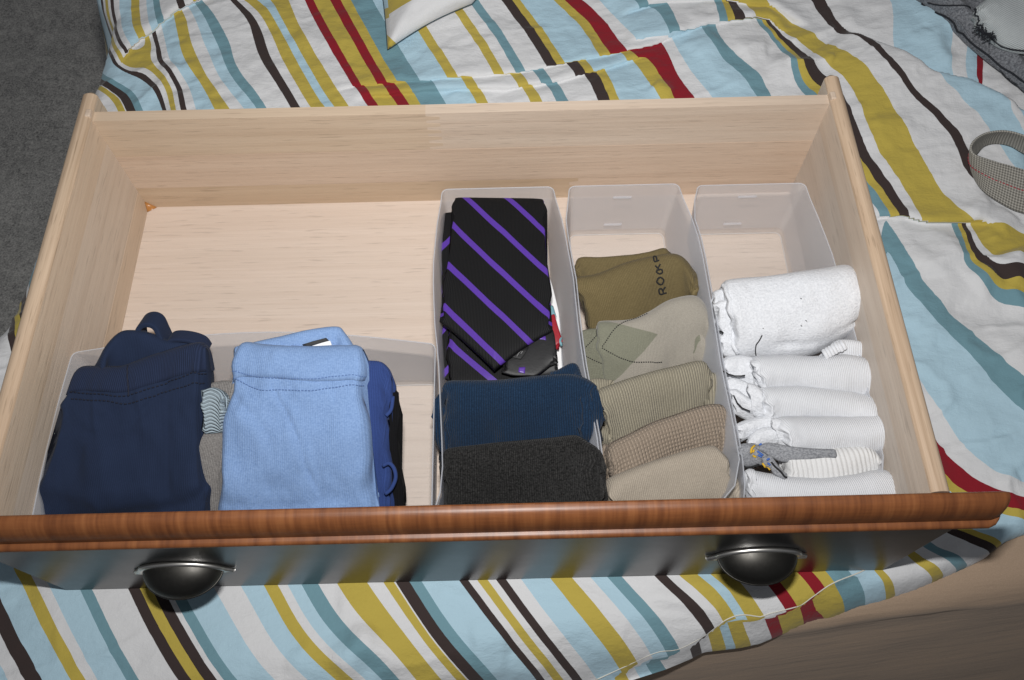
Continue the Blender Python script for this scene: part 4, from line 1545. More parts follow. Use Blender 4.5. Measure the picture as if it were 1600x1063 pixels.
S5 = Slab([(370, 542), (400, 534), (450, 523), (495, 514), (526, 511), (536, 520), (546, 543)], [(365, 690), (400, 690), (440, 690), (480, 690), (510, 690), (540, 690), (560, 690)], (.122, .128, .126), .05, .020, seed=11, amp=.0012)
o = S5.build('folded_boxers', M_LBLUE)
tag(o, 'pale blue folded boxers with a black and white label, behind the front pale pair', 'boxers', GU)
M_TAGB = plain('black_tag', (.015, .015, .016), .7)
M_TAGW = plain('white_tag', (.75, .75, .75), .7)
S5.patch('label', [(473, 538), (510, 528), (514, 532), (478, 543)], M_TAGB, o, .0014)
S5.patch('label', [(484, 541), (516, 532), (520, 544), (488, 546)], M_TAGW, o, .0012)

def wr_lb(S, q):
    w = -.0020 * np.exp(-((q - .30 - .55 * (S - .02) ** 1.0 * (S > 0)) / .014) ** 2) * np.clip((.42 - S) / .1, 0, 1)
    w = w - .0022 * np.exp(-((q - .22 - 1.1 * (S - .30)) / .016) ** 2) * np.clip((S - .28) / .1, 0, 1) * np.clip((.72 - S) / .1, 0, 1)
    return w + .0030 * np.exp(-((q - .55) / .2) ** 2) - .0014 * np.exp(-((q - .74 + .08 * S) / .03) ** 2)
S6 = Slab([(373, 540), (385, 536), (420, 540), (470, 542), (520, 542), (556, 541), (569, 547)],
          [(350, 835), (380, 850), (420, 855), (470, 856), (520, 855), (560, 850), (590, 840)],
          (.124, .127, .126, .124), (.04, .03, .03, .04), .034, p=2.8, n=110, m=130, seed=12, amp=.0020, bulge=.004, wr=wr_lb, big=.0045, side=lambda S, q: (np.clip(1 - S / .2, 0, 1) ** 2 - np.clip((S - .8) / .2, 0, 1) ** 2) * (.0022 * np.sin(q * 19.0 + 2.2) - .0035 * np.clip((q - .2) / .2, 0, 1)))
# sides swell below the waistband
for A, f_ in ((S6.T, 0), (S6.B, 1)):
    pass
o = S6.build('folded_boxers', M_LBLUE)
tag(o, 'pale blue folded boxers with a wide waistband, large in front in the wide bin', 'boxers', GU)
S6.wrap('waistband', [(361, 603), (385, 597), (420, 599), (470, 602), (520, 604), (556, 604), (579, 603)], M_LBLUE, o)
sl = dashes(S6.on([(366, 580), (400, 588), (440, 590), (500, 591), (575, 590)], .0015, 60), .0018, .0012)
sl += dashes(S6.on([(366, 592), (400, 607), (440, 610), (500, 610), (580, 604)], .0012, 60), .0018, .0012)
multi_tube('stitching', sl, .0004, M_LBLUED, o)
for pts, z in (([(360, 690), (356, 715), (361, 742), (354, 765), (357, 800)], .075), ([(592, 650), (595, 690), (590, 720), (596, 745), (590, 775)], .078)):
    tube('leg_hem', [at(a, b, z - (b - 690) * .00025) for a, b in pts], .0045, M_LBLUE, o, 10)

# ------------------------------------------------------------------ ties
def tie_mat(name, base, base2, stripe, k, period, width, off):
    t = NT(name)
    uv = t.n('ShaderNodeUVMap', uv_map='UVMap').outputs[0]
    sep = t.n('ShaderNodeSeparateXYZ')
    t.l(uv, sep.inputs[0])
    u, v = sep.outputs[0], sep.outputs[1]
    c_ = t.math('ADD', t.math('MULTIPLY', v, 1 / period), t.math('MULTIPLY', u, -k / period))
    c_ = t.math('FRACT', t.math('ADD', c_, off + 10))
    msk = t.math('LESS_THAN', c_, width)
    ribs = t.math('ADD', t.math('MULTIPLY', t.math('SINE', t.math('MULTIPLY', u, 2 * PI / .0016)), .5), .5)
    ob = t.n('ShaderNodeTexCoord').outputs['Object']
    nz = t.noise(ob, 1300, 2, .6)
    c0 = t.mix(t.math('MULTIPLY', ribs, .8), base, base2)
    c1 = t.mix(nz, tuple(x * .65 for x in stripe), tuple(min(1, x * 1.3) for x in stripe))
    col = t.mix(msk, c0, c1)
    ro = t.math('SUBTRACT', .62, t.math('MULTIPLY', msk, .22))
    h = t.math('ADD', t.math('MULTIPLY', ribs, t.math('SUBTRACT', 1.0, msk)), t.math('MULTIPLY', nz, .4))
    return t.done(col, ro, t.bump(h, .6, .0003), Sheen_Weight=.0, Specular_IOR_Level=.18)


M_TIE = tie_mat('black_purple_silk', (.004, .004, .0045), (.010, .010, .011), (.090, .038, .30), .92, .0470, .178, .30)
M_TIE2 = tie_mat('black_purple_silk_back', (.004, .004, .0045), (.010, .010, .011), (.090, .038, .30), -.95, .0470, .175, .10)
M_LINING = plain('black_lining', (.006, .006, .007), .55, nscale=400, namp=.2)
M_PURPLE = plain('purple_silk', (.10, .042, .31), .32)
M_RED = plain('red_silk', (.30, .010, .020), .5, nscale=900, namp=.25)
M_TEAL = plain('teal_print', (.16, .33, .38), .6)
M_PAPER = plain('white_tissue', (.78, .78, .78), .8)

tie = empty('necktie', tuple(at(775, 450, .05)), 'black necktie with diagonal purple stripes, folded in the narrow bin', 'necktie')
A_ = Slab([(688, 336), (697, 333), (720, 331), (760, 330)], [(690, 592), (715, 600), (745, 602), (775, 600)], (.058, .058), (.040, .040), .009, p=3.6, n=40, m=48, amp=.0007, seed=20, end=(.03, .03))
A_.build('lower_fold', M_TIE2, tie)
A2 = Slab([(703, 420), (740, 420), (790, 420), (850, 420)], [(700, 600), (745, 606), (800, 606), (868, 600)], (.060, .060), (.046, .046), .007, p=3.6, n=40, m=48, amp=.0006, seed=21, end=(.03, .03))
A2.build('middle_fold', M_TIE, tie)
B_ = Slab([(712, 314), (718, 310), (780, 311), (840, 312), (850, 315)], [(689, 503), (692, 506), (712, 523), (742, 550), (768, 574.5), (772, 579), (777, 575.5), (800, 558), (830, 537), (858, 520), (861, 516)], (.080, .082, .080), (.068, .070, .068), .011, p=4.2, n=80, m=70, amp=.0005, freq=24, seed=22, end=(.02, .02), bulge=.002)
B_.build('front_blade', M_TIE, tie)
C_ = Slab([(795, 520), (830, 515), (860, 512), (868, 535), (868, 560)], [(787, 585), (805, 588), (825, 588), (840, 586), (868, 566)], (.062, .064), (.062, .060), .005, p=3, n=40, m=36, amp=.0006, seed=23)
C_.build('narrow_end', M_LINING, tie)
C_.patch('stripe', [(811, 575), (821, 574), (820, 584), (810, 582)], M_PURPLE, tie, .0008, 5)
C_.patch('stripe', [(836, 527), (852, 526), (853, 533), (842, 531)], M_PURPLE, tie, .0008, 5)
LB = C_.patch('label', [(804, 546), (826, 544), (814, 563), (796, 559)], M_TAGB, tie, .0022, 5)
LN = C_.patch
ql = C_.inv([(804, 546), (826, 544), (814, 563), (796, 559)])
lines = []
for k, (a, b) in enumerate(((.10, .80), (.10, .70), (.12, .88), (.30, .60))):
    v_ = .22 + .17 * k
    pts = []
    for u_ in np.linspace(a, b, 14):
        # rows of tiny print run along the long side of the label
        top = np.array((804, 546)) * (1 - v_) + np.array((826, 544)) * v_
        bt = np.array((796, 559)) * (1 - v_) + np.array((814, 563)) * v_
        pts.append(tuple(top * (1 - u_) + bt * u_))
    lines += dashes(C_.on(pts, .0027, 24), .0005, .00035)
multi_tube('print', lines, .00016, M_TAGW, LB, 4)
A3 = Slab([(840, 505), (856, 520), (868, 545)], [(800, 585), (840, 590), (872, 588)], (.055, .052), (.048, .046), .012, p=2.6, n=30, m=30, amp=.0012, seed=24)
A3.build('under_fold', M_LINING, tie)

Rt = Slab([(835, 465), (858, 472), (866, 490), (872, 510), (879, 533)], [(835, 560), (848, 560), (855, 558), (862, 553), (870, 545)], (.046, .046), (.040, .040), .006, p=3, n=36, m=30, amp=.0005, seed=25)
o = Rt.build('necktie', M_RED)
tag(o, 'red necktie with small teal emblems, tucked under the black striped tie', 'necktie')
Rt.patch('emblem', [(858, 480), (865, 481), (868, 496), (860, 497)], M_TEAL, o, .0009, 6)
Rt.patch('emblem', [(874, 535), (879, 529), (880, 538), (877, 540)], M_TEAL, o, .0009, 5)
Tp = Slab([(850, 425), (857, 430), (864, 450), (876, 500)], [(845, 600), (858, 600), (868, 600), (882, 600)], (.030, .030), (.026, .026), .004, n=30, m=24, amp=.0010, seed=26)
o = Tp.build('tissue_paper', M_PAPER)
tag(o, 'sliver of white tissue paper between the ties and the bin wall', 'paper')

# ------------------------------------------------------------------ dark socks
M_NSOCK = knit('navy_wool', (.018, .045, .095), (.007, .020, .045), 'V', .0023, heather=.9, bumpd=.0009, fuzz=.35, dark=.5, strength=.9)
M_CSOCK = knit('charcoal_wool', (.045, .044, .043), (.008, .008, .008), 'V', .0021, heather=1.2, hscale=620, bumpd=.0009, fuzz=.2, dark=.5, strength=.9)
D1 = Slab([(864, 582), (878, 574), (893, 568), (903, 574), (908, 604)], [(850, 640), (870, 645), (885, 650), (900, 655), (915, 660)], (.092, .094), (.07, .07), .014, n=36, m=36, seed=30, amp=.0014)
S7 = Slab([(694, 606), (703, 597), (740, 596), (800, 594), (850, 588), (890, 586), (912, 592), (930, 604)], [(690, 735), (715, 738), (750, 738), (800, 736), (850, 730), (890, 726), (915, 722), (938, 700)], (.090, .093, .096, .098), (.012, .012, .03, .055), .032, p=2.4, n=80, m=56, seed=31, big=.0030, amp=.0014, end=(.05, .05))
o = S7.build('folded_socks', M_NSOCK)
tag(o, 'dark navy folded ribbed socks in front of the ties', 'socks', GD)
D1.build('inner_fold', M_NSOCK, o)
D2 = Slab([(680, 628), (684, 618), (692, 612), (704, 612)], [(684, 690), (690, 706), (700, 712), (712, 712)], (.072, .074), .04, .016, n=30, m=36, seed=32, amp=.0012)
D2.build('inner_fold', M_NSOCK, o)
D3 = Slab([(905, 606), (918, 604), (932, 606), (936, 625)], [(905, 690), (920, 688), (934, 676), (941, 655)], (.094, .094), .07, .018, n=30, m=40, seed=33, amp=.0018)
D3.build('inner_fold', M_NSOCK, o)
S8 = Slab([(692, 712), (702, 703), (740, 698), (800, 690), (850, 685), (895, 680), (915, 690), (934, 702)], [(690, 838), (715, 842), (750, 842), (800, 842), (850, 840), (890, 838), (920, 835), (945, 815)], (.086, .089, .095, .100), (.014, .014, .04, .075), .034, p=2.4, n=80, m=56, seed=34, big=.0030, amp=.0014, end=(.05, .06))
o = S8.build('folded_socks', M_CSOCK)
tag(o, 'charcoal folded ribbed socks, nearest the drawer front under the navy pair', 'socks', GD)
D4 = Slab([(905, 692), (925, 697), (938, 706), (943, 725)], [(905, 800), (925, 805), (940, 810), (944, 800)], (.097, .098), .075, .024, n=30, m=36, seed=35, amp=.0012)
D4.build('inner_fold', M_CSOCK, o)

# ------------------------------------------------------------------ olive and beige socks
M_OLIVE = knit('olive_knit', (.215, .168, .082), (.125, .095, .044), 'V', .0015, heather=.6, bumpd=.0005, fuzz=.2, dark=.40)
M_TEXT = plain('black_yarn', (.012, .012, .013), .9)
S9 = Slab([(899, 416), (907, 403), (940, 401), (985, 399), (1012, 394), (1038, 388), (1046, 400)], [(905, 455), (930, 455), (960, 450), (990, 445), (1020, 440), (1040, 435), (1060, 430)], (.066, .070), (.045, .045), .012, n=50, m=36, seed=40, amp=.0012)
SO = Slab([(897, 436), (905, 433), (935, 428), (980, 411), (1030, 399), (1058, 398), (1074, 412), (1085, 440)], [(932, 545), (940, 547), (960, 546), (1000, 540), (1040, 530), (1070, 520), (1090, 508), (1097, 495)], (.072, .075, .078, .076), .012, .030, p=2.5, n=80, m=56, seed=41, big=.0030, amp=.0010, end=(.03, .06), bulge=.002)
o = SO.build('folded_socks', M_OLIVE)
tag(o, 'olive green folded socks with dark knitted lettering, at the back of the middle bin', 'socks', GB)
S9.build('inner_fold', M_OLIVE, o)
SR = Slab([(1058, 404), (1070, 410), (1080, 428), (1086, 455)], [(1065, 500), (1075, 500), (1084, 490), (1090, 480)], (.076, .070), .03, .018, n=30, m=36, seed=42, amp=.0008)
SR.build('inner_fold', M_OLIVE, o)
# the knitted word, read upwards: R O C K P
GL = {'R': [[(0, 0), (0, 1), (.62, .95), (.70, .72), (.55, .52), (0, .5)], [(.35, .5), (.75, 0)]],
      'O': [[(.40, 0), (.08, .22), (0, .5), (.08, .78), (.40, 1), (.72, .78), (.80, .5), (.72, .22), (.40, 0)]],
      'C': [[(.75, .82), (.45, 1), (.12, .82), (0, .5), (.12, .18), (.45, 0), (.75, .18)]],
      'K': [[(0, 0), (0, 1)], [(.68, 1), (.05, .45)], [(.25, .6), (.72, 0)]],
      'P': [[(0, 0), (0, 1), (.62, .95), (.70, .72), (.55, .50), (0, .48)]]}
# baseline runs up the sock; letters' tops point left
word = [('R', (1041.5, 457.5), 12, 13), ('O', (1038.5, 443), 13, 13.5), ('C', (1036, 427), 9, 11), ('K', (1033.5, 421), 11, 10.5), ('P', (1030, 407), 10.5, 9.5)]
wd = np.array([-.235, -.972])        # reading direction, pixels
wu = np.array([-.972, .235])         # letter-up direction
lines = []
for ch, org, w_, h_ in word:
    for st in GL[ch]:
        pts = [tuple(np.array(org) + wd * x * w_ + wu * y * h_ * .82) for x, y in st]
        lines.append(SO.on(pts, .0003, max(8, 6 * len(pts))))
multi_tube('lettering', lines, .0009, M_TEXT, o)

SA = Slab([(929, 506), (938, 502), (985, 500), (1015, 488), (1045, 470), (1078, 462), (1095, 467), (1106, 485), (1113, 510)], [(942, 625), (950, 628), (985, 626), (1015, 620), (1050, 612), (1080, 606), (1100, 600), (1115, 592), (1122, 580)], (.072, .074, .076, .078, .074), .014, .030, p=2.5, n=80, m=56, seed=51, big=.0030, amp=.0014, end=(.03, .06), bulge=.002)
# argyle
t = NT('argyle_knit')
uv = t.n('ShaderNodeUVMap', uv_map='UVMap').outputs[0]
sep = t.n('ShaderNodeSeparateXYZ')
t.l(uv, sep.inputs[0])
ob = t.n('ShaderNodeTexCoord').outputs['Object']
n1, n2 = t.noise(ob, 1100, 2, .6), t.noise(ob, 60, 3, .5)
fuv = t.n('ShaderNodeUVMap', uv_map='face').outputs[0]
fs = t.n('ShaderNodeSeparateXYZ')
t.l(fuv, fs.inputs[0])


def half_plane(a, b):
    """1 on the left of the knitted line a-b (in S, PH/pi)"""
    k = (b[0] - a[0]) / (b[1] - a[1])
    return t.math('LESS_THAN', fs.outputs[0], t.math('ADD', t.math('MULTIPLY', fs.outputs[1], float(k)), t.math('ADD', float(a[0] - k * a[1]), t.math('MULTIPLY', t.math('SUBTRACT', n1, .5), .02))))


dq = SA.inv([(968, 506), (1028, 523), (988, 568)])
dq[:, 1] /= PI
msk = t.math('MULTIPLY', half_plane(dq[0], dq[1]), half_plane(dq[1], dq[2]))
ca = t.mix(n1, (.22, .20, .17), (.40, .37, .315))
cb = t.mix(n1, (.135, .135, .100), (.25, .25, .19))
col = t.mix(msk, ca, cb)
wv = t.math('ADD', t.math('MULTIPLY', t.math('SINE', t.math('MULTIPLY', sep.outputs[0], 2 * PI / .0014)), .3), n1)
M_ARG = t.done(col, .95, t.bump(wv, .7, .0006), Sheen_Weight=.25, Specular_IOR_Level=.15)
S10 = Slab([(907, 524), (910, 516), (925, 513), (940, 514)], [(914, 615), (925, 622), (940, 622), (955, 620)], (.064, .066), .025, .016, n=30, m=36, seed=50, amp=.0010)
o = SA.build('folded_socks', M_ARG)
tag(o, 'taupe argyle folded socks with a dark diamond and dotted lines', 'socks', GB)
M_ARGD = knit('dark_argyle_knit', (.25, .25, .19), (.135, .135, .10), 'V', .0015, heather=.6, bumpd=.0005, fuzz=.2, dark=.2)
S10.build('inner_fold', M_ARGD, o)
SAr = Slab([(1090, 500), (1100, 520), (1112, 540)], [(1085, 570), (1100, 575), (1112, 570)], (.066, .060), .04, .018, n=24, m=30, seed=52, amp=.0010)
SAr.build('inner_fold', M_ARG, o)
lines = []
for S_, pts in ((SA, [(1010, 488), (985, 497), (970, 506), (955, 522), (940, 542)]), (SA, [(940, 544), (960, 555), (985, 565), (1010, 566), (1035, 565)]), (S10, [(932, 525), (922, 536), (913, 546)]), (S10, [(915, 557), (928, 563), (940, 569)])):
    lines += dashes(S_.on(pts, .0002, 40), .0013, .0010)
multi_tube('dotted_lines', lines, .00058, M_TEXT, o)

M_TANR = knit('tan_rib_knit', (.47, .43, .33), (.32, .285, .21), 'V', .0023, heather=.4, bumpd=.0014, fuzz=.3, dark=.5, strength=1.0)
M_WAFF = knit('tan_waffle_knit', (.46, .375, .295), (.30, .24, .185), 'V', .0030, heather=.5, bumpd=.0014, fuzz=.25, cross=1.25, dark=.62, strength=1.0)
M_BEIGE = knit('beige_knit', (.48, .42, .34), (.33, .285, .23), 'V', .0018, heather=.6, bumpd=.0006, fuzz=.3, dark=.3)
def wr_rib(S, q):
    return -.006 * np.exp(-((S - .42 - .25 * (q - .5)) / .035) ** 2) * np.clip((q - .55) / .2, 0, 1)
S11 = Slab([(931, 618), (940, 608), (970, 597), (1010, 584), (1050, 575), (1090, 566), (1104, 570), (1110, 585)], [(955, 725), (965, 727), (985, 724), (1015, 714), (1050, 704), (1085, 696), (1105, 690), (1112, 675)], (.072, .074, .078, .078), .012, .030, p=2.4, n=80, m=56, seed=60, big=.0030, amp=.0012, end=(.03, .05), wr=wr_rib)
o = S11.build('folded_socks', M_TANR)
tag(o, 'light tan folded socks in a fine rib knit, between argyle and waffle pairs', 'socks', GB)
q_ = Slab([(1095, 580), (1112, 583), (1124, 586), (1129, 600)], [(1095, 640), (1112, 640), (1124, 632), (1128, 622)], (.072, .070), .05, .018, n=30, m=36, seed=61, amp=.0012)
q_.build('inner_fold', M_TANR, o)
q_ = Slab([(912, 598), (925, 592), (940, 592), (955, 595)], [(925, 680), (935, 684), (950, 686), (965, 686)], (.060, .060), .035, .014, n=30, m=36, seed=62, amp=.0018)
q_.build('inner_fold', M_TANR, o)
q_ = Slab([(922, 668), (932, 664), (945, 668), (955, 674)], [(925, 690), (935, 694), (945, 696), (958, 698)], (.052, .052), .040, .012, n=26, m=30, seed=63, amp=.0012)
q_.build('inner_fold', M_TANR, o)

S12 = Slab([(946, 708), (955, 695), (985, 680), (1020, 662), (1060, 648), (1100, 634), (1130, 634), (1146, 650)], [(965, 800), (975, 803), (1000, 800), (1030, 790), (1065, 778), (1100, 768), (1130, 758), (1150, 735)], (.074, .076, .079, .078), .014, .030, p=2.4, n=80, m=56, seed=64, big=.0030, amp=.0012, end=(.03, .05))
o = S12.build('folded_socks', M_WAFF)
tag(o, 'tan folded socks in an open waffle knit, second from the drawer front', 'socks', GB)
q_ = Slab([(938, 700), (945, 695), (955, 700), (962, 706)], [(945, 765), (952, 770), (962, 775), (970, 775)], (.064, .064), .035, .014, n=26, m=36, seed=65, amp=.0014)
q_.build('inner_fold', M_WAFF, o)
q_ = Slab([(1120, 660), (1138, 662), (1147, 672), (1148, 690)], [(1120, 730), (1135, 728), (1144, 718), (1147, 708)], (.070, .068), .045, .016, n=26, m=36, seed=66, amp=.0012)
q_.build('inner_fold', M_WAFF, o)

S13 = Slab([(950, 760), (958, 748), (985, 736), (1015, 724), (1050, 712), (1085, 702), (1115, 698), (1130, 710)], [(950, 850), (965, 855), (1000, 855), (1040, 850), (1080, 846), (1120, 842), (1150, 838), (1168, 820)], (.074, .076, .078, .078), .020, .032, p=2.4, n=80, m=56, seed=67, big=.0030, amp=.0012, end=(.03, .06))
o = S13.build('folded_socks', M_BEIGE)
tag(o, 'plain beige folded socks, lowest in the middle bin against the drawer front', 'socks', GB)
q_ = Slab([(1110, 700), (1130, 712), (1146, 745), (1160, 775)], [(1110, 810), (1130, 812), (1150, 812), (1165, 810)], (.074, .066), .03, .02, n=30, m=36, seed=68, amp=.0012)
q_.build('inner_fold', M_BEIGE, o)

# ------------------------------------------------------------------ white socks
M_TERRY = knit('white_terry', (.74, .755, .785), (.57, .585, .615), None, heather=.8, hscale=520, bumpd=.0022, fuzz=.3, blotch=.2, strength=1.0)
M_WRIB = knit('white_cotton_knit', (.74, .755, .785), (.62, .635, .665), 'V', .0017, heather=.35, bumpd=.0006, fuzz=.2, dark=.07, strength=.8)
M_WRIB2 = knit('white_ribbed_cuff', (.74, .745, .75), (.64, .64, .635), 'V', .0044, heather=.3, bumpd=.0007, fuzz=.2, dark=.05, strength=1.0)
M_GSOCK = knit('grey_toe_knit', (.33, .34, .36), (.16, .165, .18), None, heather=1.2, hscale=650, bumpd=.0008, fuzz=.2)
M_YEL = plain('yellow_thread', (.62, .38, .02), .8)
M_BLU = plain('blue_yarn', (.05, .13, .42), .8)


def cuff(parent, spots, mat, amp=.0016, n=30, m=36):
    for k, (tp_, bt_, zt, zb_, th) in enumerate(spots):
        Slab(tp_, bt_, zt, zb_, th, n=n, m=m, seed=100 + k * 3 + len(spots), amp=amp, freq=70).build('inner_fold', mat, parent)


def wr_t(S, q):
    return -.0050 * np.exp(-((q - .76 + .06 * S) / .018) ** 2) * np.clip((S - .22) / .1, 0, 1) * np.clip((.92 - S) / .08, 0, 1) + .003 * np.exp(-((q - .5) / .25) ** 2)
W1 = Slab([(1126, 447), (1134, 438), (1165, 434), (1210, 431), (1255, 424), (1300, 418), (1326, 415), (1342, 426), (1350, 448)], [(1146, 560), (1152, 564), (1180, 562), (1215, 562), (1255, 558), (1285, 545), (1312, 524), (1336, 500), (1350, 468)], (.100, .104, .108, .110, .104), (.054, .052, .052, .058, .080), .046, p=2.2, n=90, m=60, seed=70, big=.0022, amp=.0018, end=(.03, .14), bulge=.003, wr=wr_t, endt=(.25, .15))
o = W1.build('folded_socks', M_TERRY)
tag(o, 'large white folded terry socks, topmost and farthest back in the right bin', 'socks', GW)
cuff(o, [([(1114, 456), (1120, 452), (1130, 450)], [(1124, 552), (1132, 556), (1142, 556)], .092, .055, .018), ([(1118, 475), (1126, 470), (1138, 468)], [(1128, 548), (1134, 550), (1144, 552)], .096, .062, .014), ([(1124, 525), (1132, 522), (1142, 526)], [(1128, 556), (1138, 558), (1150, 558)], .078, .062, .012)], M_TERRY, .0020)
tube('cuff_edge', W1.on([(1128, 447), (1136, 462), (1141, 490), (1143, 520), (1148, 545), (1152, 553)], .0004, 40), .0022, M_TERRY, o, 8, False)
tube('loose_yarn', W1.on([(1191, 524), (1186, 533), (1181, 540), (1180, 548), (1181, 555)], .0003, 24), .00055, M_TEXT, o, 6, False)
tube('loose_yarn', [at(a, b, .084) for a, b in ((1122, 520), (1126, 518), (1130, 521))], .0011, M_TEXT, o)
for a, b in ((1259, 501), (1252, 509), (1251, 466), (1192, 513)):
    tube('lint', W1.on([(a, b), (a + 1, b + 1)], .0002, 5), .0004, M_TEXT, o, 5, False)

# ruffled toe behind
W2b = Slab([(1286, 553), (1298, 545), (1306, 535), (1320, 532), (1345, 535), (1358, 545), (1368, 567)], [(1280, 600), (1300, 600), (1315, 600), (1330, 600), (1345, 600), (1360, 600), (1372, 600)], (.086, .090, .086), .055, .016, n=50, m=36, seed=71, amp=.0014)
W2 = Slab([(1178, 572), (1188, 561), (1225, 559), (1265, 561), (1305, 557), (1330, 556), (1360, 563), (1384, 576), (1397, 596)], [(1184, 606), (1196, 612), (1240, 612), (1280, 616), (1320, 622), (1345, 625), (1368, 623), (1386, 614), (1397, 598)], (.088, .090, .092, .092, .088), (.062, .060, .060, .062, .074), .036, p=2.2, n=80, m=50, seed=72, big=.0022, amp=.0010, end=(.04, .14), endt=(.25, .12))
o = W2.build('folded_socks', M_WRIB)
tag(o, 'white folded socks with a gathered toe seam behind, just below the terry pair', 'socks', GW)
W2b.build('inner_fold', M_WRIB, o)
for k in range(7):
    a = 1289 + k * 4.6
    b = 552 - k * 2.6 if k < 5 else 541 - (k - 5) * 3
    tube('gather', [at(a - 2.5, b - 4, .092), at(a + .5, b + 1, .0945), at(a + 4, b + 8, .092)], .0021, M_WRIB, o, 7)
cuff(o, [([(1128, 562), (1140, 557), (1160, 556), (1182, 560)], [(1136, 600), (1150, 606), (1170, 608), (1190, 610)], .078, .060, .016), ([(1176, 565), (1184, 562), (1194, 566)], [(1182, 600), (1190, 606), (1200, 608)], .088, .070, .018)], M_TERRY, .0017)
multi_tube('loose_yarn', [np.array([at(a, b, .084) for a, b in ((1130, 580), (1138, 585), (1148, 588), (1158, 588), (1164, 587))])], .0008, M_TEXT, o)

W3 = Slab([(1192, 622), (1199, 609), (1240, 607), (1280, 609), (1320, 616), (1345, 620), (1362, 622), (1375, 629), (1381, 641)], [(1188, 660), (1200, 662), (1240, 656), (1280, 655), (1320, 656), (1345, 657), (1362, 656), (1374, 652), (1381, 643)], (.086, .088, .088, .084), (.060, .060, .062, .072), .034, p=2.2, n=80, m=50, seed=73, big=.0022, amp=.0009, end=(.04, .14), endt=(.25, .12))
o = W3.build('folded_socks', M_WRIB)
tag(o, 'white folded socks, third pair from the back of the right bin', 'socks', GW)
cuff(o, [([(1132, 595), (1145, 590), (1165, 596), (1178, 605)], [(1140, 635), (1155, 642), (1172, 650), (1186, 650)], .074, .056, .014), ([(1140, 612), (1150, 610), (1165, 620), (1180, 630)], [(1150, 648), (1165, 655), (1180, 656), (1192, 652)], .080, .060, .012), ([(1168, 600), (1180, 603), (1192, 612)], [(1176, 648), (1186, 652), (1198, 652)], .086, .066, .016)], M_TERRY, .0016)
multi_tube('dark_heel', [np.array([at(a, b, .080) for a, b in ((1146, 618), (1152, 630), (1160, 638), (1172, 643))])], .0007, M_TEXT, o)

W4 = Slab([(1216, 668), (1223, 654), (1255, 654), (1290, 655), (1325, 654), (1352, 650), (1378, 648), (1396, 656), (1404, 676)], [(1226, 706), (1234, 712), (1260, 708), (1290, 708), (1325, 706), (1350, 707), (1374, 705), (1394, 695), (1404, 678)], (.086, .088, .089, .086), (.064, .062, .062, .074), .036, p=2.2, n=80, m=50, seed=74, big=.0022, amp=.0010, end=(.04, .14), endt=(.25, .12))
o = W4.build('folded_socks', M_WRIB)
tag(o, 'white folded socks with an open rolled cuff, fourth pair from the back', 'socks', GW)
cuff(o, [([(1150, 665), (1165, 658), (1190, 652), (1215, 653)], [(1155, 690), (1170, 684), (1195, 675), (1215, 670)], .078, .066, .012), ([(1172, 690), (1185, 676), (1205, 668), (1222, 668)], [(1180, 705), (1195, 700), (1212, 700), (1226, 700)], .080, .062, .014), ([(1205, 655), (1216, 655), (1226, 662)], [(1220, 700), (1226, 704), (1234, 706)], .087, .066, .014)], M_TERRY, .0016)

W5 = Slab([(1222, 712), (1240, 702), (1280, 700), (1320, 700), (1350, 699), (1364, 705), (1376, 722)], [(1228, 770), (1245, 775), (1280, 775), (1320, 772), (1350, 768), (1370, 762), (1385, 750)], (.084, .086, .086, .084), .05, .028, p=2.3, n=70, m=44, seed=75, big=.0022, amp=.0009, end=(.04, .06))
o = W5.build('folded_socks', M_WRIB2)
tag(o, 'white ribbed folded socks with a grey toe marked in yellow and blue', 'socks', GW)
TG = Slab([(1180, 700), (1200, 692), (1240, 698), (1280, 702), (1306, 704)], [(1205, 715), (1220, 722), (1245, 722), (1280, 718), (1308, 716)], (.088, .092), (.084, .084), .008, n=40, m=30, seed=76, amp=.0006, p=2.6, end=(.06, .02), endt=(.25, .6), side=lambda S, q: S * 0)
TG.build('grey_toe', M_GSOCK, o)
TG2 = Slab([(1152, 700), (1165, 694), (1185, 698), (1200, 708)], [(1158, 726), (1170, 728), (1188, 724), (1204, 722)], (.086, .086), (.070, .072), .014, n=36, m=36, seed=77, amp=.0014)
TG2.build('grey_toe', M_GSOCK, o)
TG3 = Slab([(1190, 716), (1203, 712), (1212, 722), (1224, 738), (1230, 745)], [(1192, 728), (1202, 732), (1210, 742), (1220, 746), (1229, 747)], (.090, .088), (.086, .084), .007, n=36, m=30, seed=78, amp=.0006, side=lambda S, q: S * 0)
TG3.build('grey_toe', M_GSOCK, o)
for nm, mt, strokes in (('yellow_emblem', M_YEL, [(TG2, [(1179, 697), (1174, 702), (1173, 708)]), (TG2, [(1176, 712), (1181, 714)]), (TG2, [(1178, 703), (1176, 707)]), (TG3, [(1191, 724), (1196, 730), (1204, 734)])]),
                        ('blue_emblem', M_BLU, [(TG2, [(1183, 705), (1187, 708), (1192, 712)]), (TG2, [(1184, 711), (1190, 714)]), (TG3, [(1198, 719), (1202, 717)]), (TG3, [(1199, 724), (1203, 727)]), (TG, [(1186, 696), (1190, 694)])])):
    multi_tube(nm, [S_.on(p_, .0005, 10) for S_, p_ in strokes], .0010, mt, o)
tube('loose_yarn', [at(a, b, .080) for a, b in ((1160, 728), (1168, 731), (1178, 729), (1186, 726))], .0010, M_TEXT, o)
tube('loose_yarn', TG3.on([(1205, 722), (1214, 732), (1222, 741), (1229, 746)], .0006, 16), .0009, M_TEXT, o, 6, False)

